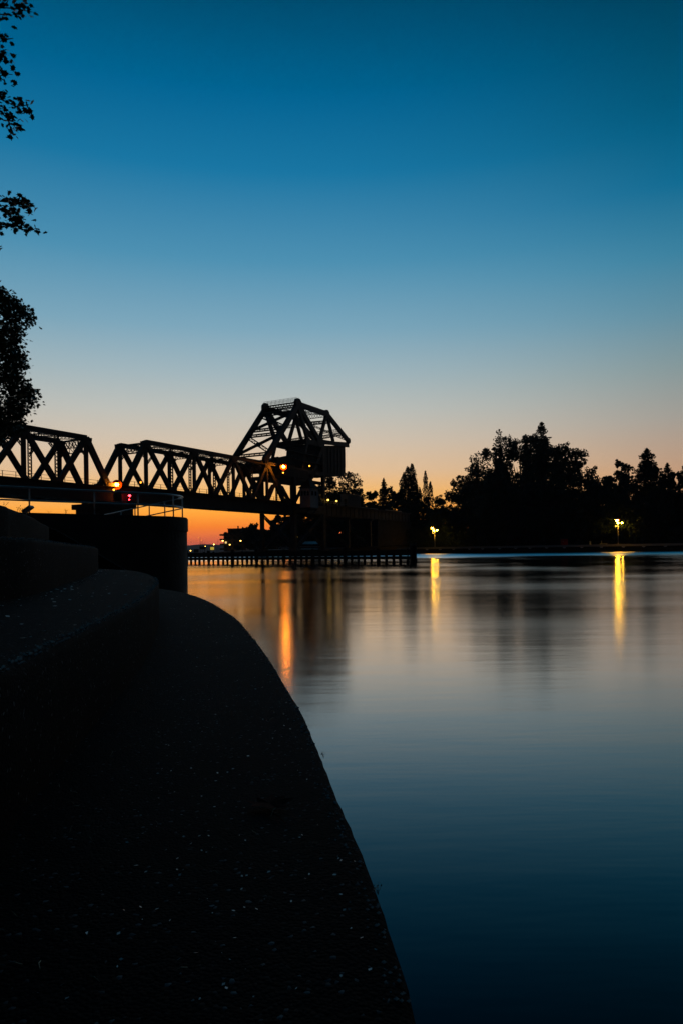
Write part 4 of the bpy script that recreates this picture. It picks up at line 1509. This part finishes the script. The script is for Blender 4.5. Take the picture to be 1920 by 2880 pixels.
def abox(parent, name, x0, x1, y0, y1, z0, z1, m):
    mb = MB()
    mb.box(((x0 + x1) / 2, (y0 + y1) / 2, (z0 + z1) / 2), (x1 - x0, y1 - y0, z1 - z0))
    return mb.build(name, m, parent)


abox(bd, 'wall', -69.5, -58.5, 420, 440, 1.5, 15.9, 'wallpaint')
abox(bd, 'wing_wall', -72.5, -69.5, 422, 438, 1.5, 13.8, 'wallpaint')
rf = abox(bd, 'roof', -69.8, -58.2, 419.7, 440.3, 15.9, 16.3, 'roof')
abox(rf, 'chimney', -64.2, -63.5, 424, 425, 16.3, 18.0, 'roof')
abox(bd, 'parapet', -63.2, -58.3, 419.6, 421, 14.6, 15.88, 'roof')
for fl2 in range(4):
    z = 3.4 + fl2 * 2.9
    abox(bd, 'balcony', -74.3, -69.6, 418.2, 421.9, z - .25, z + .8, 'roof')
    f = abox(bd, 'window', -72.0, -70.4, 421.9, 422.05, z + .4, z + 2.1, 'roof')
    abox(f, 'pane', -71.85, -70.55, 421.8, 421.95, z + .5, z + 2.0, 'warm' if fl2 == 1 else 'pane')
    for x in (-68.2, -65.6, -61.6):
        f = abox(bd, 'window', x - .7, x + .7, 419.9, 420.05, z + .3, z + 2.0, 'roof')
        abox(f, 'pane', x - .58, x + .58, 419.8, 419.95, z + .4, z + 1.9, 'pane')


def street_lamp(base, h, dx, r_, m, label, cat='street lamp'):
    e = empty('street_lamp', base, label, cat, 'street lamps beyond the bridge')
    x, y, z = base
    mb = MB()
    mb.tube([(x, y, z - .3), (x, y, z + h - .4), (x + dx * .3, y, z + h), (x + dx, y, z + h)], [.14, .10, .08, .06], 7)
    mb.build('pole', 'cast', e)
    mb = MB()
    mb.box((x + dx, y, z + h + .05), (r_ * 3, r_ * 2, r_ * .8))
    o = mb.build('lamp_head', 'steel', e)
    mb = MB()
    mb.sphere((x + dx, y - .1, z + h - r_ * .7), r_)
    mb.build('bulb', m, o, True)


def gp(px, Y):
    return ((px - 960) / F_PX * Y, Y, 2.0)


M['street'] = mat('street_lamp_glow', (1, 0.6, 0.1), 0.5, emit=(1.0, 0.55, 0.08), estr=16.0)
street_lamp(gp(686, 380), 6.2, -1.6, .34, 'street', 'lit street lamp right of the apartment block')
street_lamp(gp(609, 520), 6.2, -1.8, .42, 'street', 'lit street lamp on the far quay beside the tall mast')
street_lamp(gp(584, 560), 5.0, -1.6, .32, 'street', 'small lit street lamp beside the railed lookout hut')
street_lamp(gp(564, 480), 10.5, -1.0, .16, 'orange_dim', 'tallest thin curved lamp post above the railed lookout hut')
street_lamp(gp(570, 500), 9.0, -.6, .16, 'orange_dim', 'shorter thin curved lamp post above the railed lookout hut')
street_lamp(gp(633, 415), 7.0, -1.2, .36, 'street', 'bright lamp at the left corner of the apartment block')
street_lamp(gp(650, 412), 4.6, -.6, .45, 'sodium_dim', 'low yellow lamp at the foot of the apartment block')
street_lamp(gp(538, 470), 1.4, -.3, .3, 'street', 'low orange lamp at the waterside beside the guide pier')
street_lamp(gp(838, 240), 4.9, -.5, .26, 'sodium_dim', 'dim yellow lamp under the bridge tower')

lk = empty('lookout_hut', gp(570, 470), 'small dark hut with railed roof on the far waterfront', 'hut')
x, y, z = gp(570, 470)
abox(lk, 'wall', x - 1.9, x + 1.9, y, y + 4, z + 2.0, z + 3.6, 'roof')
abox(lk, 'roof', x - 2.2, x + 2.2, y - .2, y + 4.2, z + 3.6, z + 3.9, 'roof')
for k_ in range(5):
    abox(lk, 'post', x - 1.6 + k_ * .8 - .06, x - 1.6 + k_ * .8 + .06, y, y + .12, z + 3.9, z + 6.6, 'steel')
abox(lk, 'rail', x - 1.9, x + 1.9, y - .05, y + .05, z + 5.0, z + 5.12, 'steel')
for sx in (-1.6, 1.6):
    abox(lk, 'leg', x + sx - .15, x + sx + .15, y + .3, y + .6, z - .5, z + 2.0, 'steel')
kb = empty('dark_kiosk', gp(552, 470), 'low dark kiosk left of the railed lookout hut', 'kiosk')
x, y, z = gp(552, 470)
abox(kb, 'wall', x - 1.5, x + 1.5, y, y + 3, z - .2, z + 2.0, 'roof')
abox(kb, 'roof', x - 1.7, x + 1.7, y - .2, y + 3.2, z + 2.0, z + 2.2, 'roof')
sg = empty('yellow_sign', gp(597, 460), 'lit yellow rectangular sign board on the far waterfront', 'sign')
x, y, z = gp(597, 460)
abox(sg, 'frame', x - 1.55, x + 1.5, y + .05, y + .3, z + 1.3, z + 3.5, 'roof')
abox(sg, 'panel', x - 1.1, x + 1.4, y - .02, y + .04, z + 1.45, z + 3.35, 'sign')
for sx in (-1.2, 1.2):
    abox(sg, 'post', x + sx - .1, x + sx + .1, y + .1, y + .25, z - .4, z + 1.3, 'steel')
ms = empty('mast', gp(614, 500), 'tall thin bare mast on the far waterfront', 'mast')
x, y, z = gp(614, 500)
mb = MB()
mb.tube([(x, y, z - .5), (x, y, z + 9.4)], [.14, .06], 6)
mb.build('pole', 'steel', ms)
mb = MB()
mb.bar((x - .6, y, z + 7.5), (x + .6, y, z + 7.5), .06, .06)
mb.build('spreader', 'steel', ms)

gh = empty('gabled_hut', gp(724, 330), 'narrow pale hut with steep gable and lit window under the bridge', 'hut')
x, y, z = gp(724, 330)
mb = MB()
poly = [(-1.4, 0), (1.4, 0), (1.4, 3.6), (0, 6.2), (-1.4, 3.6)]
mb.add([(x + a, y, z + b) for a, b in poly] + [(x + a, y + 5, z + b) for a, b in poly], [(0, 1, 2, 3, 4), (9, 8, 7, 6, 5)] + [(i, (i + 1) % 5, 5 + (i + 1) % 5, 5 + i) for i in range(5)])
mb.build('wall', 'white', gh)
mb = MB()
for sx in (-1, 1):
    mb.bar((x + sx * 1.75, y + 2.5, z + 3.1), (x, y + 2.5, z + 6.35), 5.6, .16, (0, 1, 0))
mb.build('roof', 'roof', gh)
f = abox(gh, 'window', x - .6, x + .7, y - .06, y + .02, z + 1.6, z + 4.0, 'roof')
abox(f, 'pane', x + .05, x + .5, y - .1, y - .04, z + 1.9, z + 3.3, 'warm')

pv = empty('white_pavilion', (-10.5, 232, 2), 'low white roofed pavilion between the tower legs', 'pavilion')
mb = MB()
mb.add([(-13.2, 230, 3.9), (-7.6, 230, 3.9), (-8.6, 234, 4.9), (-12.4, 234, 4.9), (-13.2, 238, 3.9), (-7.6, 238, 3.9)], [(0, 1, 2, 3), (3, 2, 5, 4), (0, 3, 4), (1, 5, 2), (0, 4, 5, 1)])
mb.build('roof', 'white', pv)
abox(pv, 'fascia', -14.6, -6.9, 229.6, 229.8, 2.9, 3.25, 'white')
for px_ in (-13.0, -10.4, -7.8):
    abox(pv, 'post', px_ - .08, px_ + .08, 230.1, 230.3, 1.5, 3.95, 'steel')
# parked car beside the pavilion
pc = empty('parked_car', (-19.3, 232, 2.0), 'pale parked car under the bridge left of the pavilion', 'car')
mb = MB()
prof = [(-2.1, .35), (2.1, .35), (2.15, .75), (1.9, .9), (1.1, .95), (.5, 1.42), (-.9, 1.46), (-1.7, .98), (-2.12, .85)]
n_ = len(prof)
mb.add([(-19.3 + a, 231.2, 2.05 + b) for a, b in prof] + [(-19.3 + a, 232.9, 2.05 + b) for a, b in prof], [tuple(range(n_)), tuple(range(2 * n_ - 1, n_ - 1, -1))] + [(i, (i + 1) % n_, n_ + (i + 1) % n_, n_ + i) for i in range(n_)])
mb.build('body', 'white', pc)
mb = MB()
mb.add([(-19.3 + a, 231.17, 2.05 + b) for a, b in ((.9, .97), (.42, 1.36), (-.82, 1.39), (-1.4, .99))], [(0, 1, 2, 3)])
mb.build('window', 'pane', pc)
for sx in (-1.35, 1.35):
    mb = MB()
    mb.tube([(-19.3 + sx, 231.15, 2.36), (-19.3 + sx, 231.4, 2.36)], .32, 14)
    mb.build('wheel', 'roof', pc)

# ================================================================== litter on the walkway
lf = empty('fallen_leaf', (-0.175, 1.60, 0.80), 'curled brown maple leaf lying on the waterside walkway', 'fallen leaf')
rg = np.random.default_rng(9)
mb = MB()
ring = MAPLE * 0.088
vs = [(-0.175, 1.60, 0.812)]
for x, y in ring:
    r2 = (x * x + y * y) ** .5
    vs.append((-0.175 + x * 1.05, 1.60 + y * 0.9, 0.806 + 0.26 * r2 * (0.6 if y > 0 else .15) + rg.uniform(0, .008)))
mb.add(vs, [(0, i, i % 16 + 1) for i in range(1, 17)])
mb.build('blade', 'deadleaf', lf)
mb = MB()
mb.tube([(-0.175, 1.56, 0.812), (-0.15, 1.53, .808), (-0.13, 1.50, .803)], [.0016, .0014, .001], 5)
mb.build('stalk', 'deadleaf', lf)

# loose chips, petals and dry blades on the treads
from mathutils.kdtree import KDTree
rg = np.random.default_rng(33)


def edge_x(curve, y):
    ys = np.array([p.y for p in curve])
    xs = np.array([p.x for p in curve])
    return np.interp(y, ys, xs)


cA, cB, cC = smooth_curve(CA), smooth_curve(CB), smooth_curve(CC)
V = []


def scatter(n, c_out, c_in, z, ylo, yhi, smin, smax, bias=0.0):
    for _ in range(n):
        y = ylo * (yhi / ylo) ** rg.random()
        xo, xi = edge_x(c_out, y) - .02, edge_x(c_in, y) + .02
        t_ = rg.random()
        if bias and rg.random() < bias:
            t_ = 1 - abs(rg.normal()) * .12
        t_ = min(max(t_, 0), 1)
        x = xo + (xi - xo) * t_
        s = rg.uniform(smin, smax) * (0.6 + .25 * y ** .5)
        a = rg.uniform(0, 6.28)
        ca, sa = math.cos(a), math.sin(a)
        k_ = rg.uniform(.3, .8)
        tilt = rg.uniform(-.5, .5)
        for u_, v_ in ((-1, 0), (-.2, k_), (1, .1), (.1, -k_)):
            V.append((x + (u_ * ca - v_ * sa) * s, y + (u_ * sa + v_ * ca) * s, z + .0045 + (v_ * tilt + .3) * s))


scatter(700, cA, cB, .80, .9, 11, .0018, .0058, .35)
scatter(320, cB, cC, 1.162, 1.6, 10.5, .003, .011, .5)
tag(np_mesh('leaf_litter', V, 4, 'chip'), 'scattered pale chips and petals on the concrete treads', 'litter', kind='stuff')
# pebbles along the worn nosings, pale to imitate sky glints
mb = MB()
for curve, z_, n_, ylo, yhi in ((cB, 1.16, 620, 1.3, 7.2), (cC, 1.50, 260, 3.3, 9.0), (cA, .80, 320, .9, 9.0)):
    for _ in range(n_):
        y = ylo * (yhi / ylo) ** rg.random()
        x = edge_x(curve, y) - abs(rg.normal()) * .022 - .006
        r_ = rg.uniform(.0016, .0052) * (.55 + .3 * y ** .5)
        q = [(r_ * rg.uniform(.7, 1.4), 0, 0), (0, r_ * rg.uniform(.7, 1.4), 0), (-r_, 0, 0), (0, -r_, 0), (0, 0, r_ * .8), (0, 0, -r_)]
        mb.add([(x + a, y + b, z_ - .002 + c + (-.006 if abs(x - edge_x(curve, y)) < .012 else 0)) for a, b, c in q], [(0, 1, 4), (1, 2, 4), (2, 3, 4), (3, 0, 4), (1, 0, 5), (2, 1, 5), (3, 2, 5), (0, 3, 5)])
tag(mb.build('edge_glints', 'chip'), 'pale pebbles in the worn edges of the steps, imitating sky glints', 'pebbles', kind='stuff')
mb = MB()
for _ in range(90):
    y = .95 * (5.0 / .95) ** rg.random()
    xo, xi = edge_x(cA, y) - .03, edge_x(cB, y) + .02
    t_ = rg.random() if rg.random() < .4 else 1 - abs(rg.normal()) * .15
    x = xo + (xi - xo) * min(max(t_, 0), 1)
    a = rg.uniform(0, 6.28)
    L_ = rg.uniform(.015, .035)
    p = Vector((x, y, .806))
    q = p + Vector((math.cos(a) * L_, math.sin(a) * L_, rg.uniform(0, .012)))
    mid_ = (p + q) / 2 + Vector((rg.normal() * .003, rg.normal() * .003, .004))
    mb.tube([p, mid_, q], [.0009, .0008, .0004], 4)
tag(mb.build('dry_grass', 'straw'), 'dry grass blades strewn over the walkway', 'grass', kind='stuff')

# ================================================================== evening haze over the whole place
hz = bpy.data.materials.new('evening_haze')
hz.use_nodes = True
hz.node_tree.nodes.clear()
pv_ = hz.node_tree.nodes.new('ShaderNodeVolumePrincipled')
pv_.inputs['Color'].default_value = (0.80, 0.84, 0.92, 1)
pv_.inputs['Density'].default_value = 0.00011
ho = hz.node_tree.nodes.new('ShaderNodeOutputMaterial')
hz.node_tree.links.new(pv_.outputs[0], ho.inputs['Volume'])
M['haze'] = hz
mb = MB()
mb.box((0, 2600, 40), (9400, 6400, 86))
tag(mb.build('haze', 'haze'), 'thin evening haze over the water', None, kind='stuff')
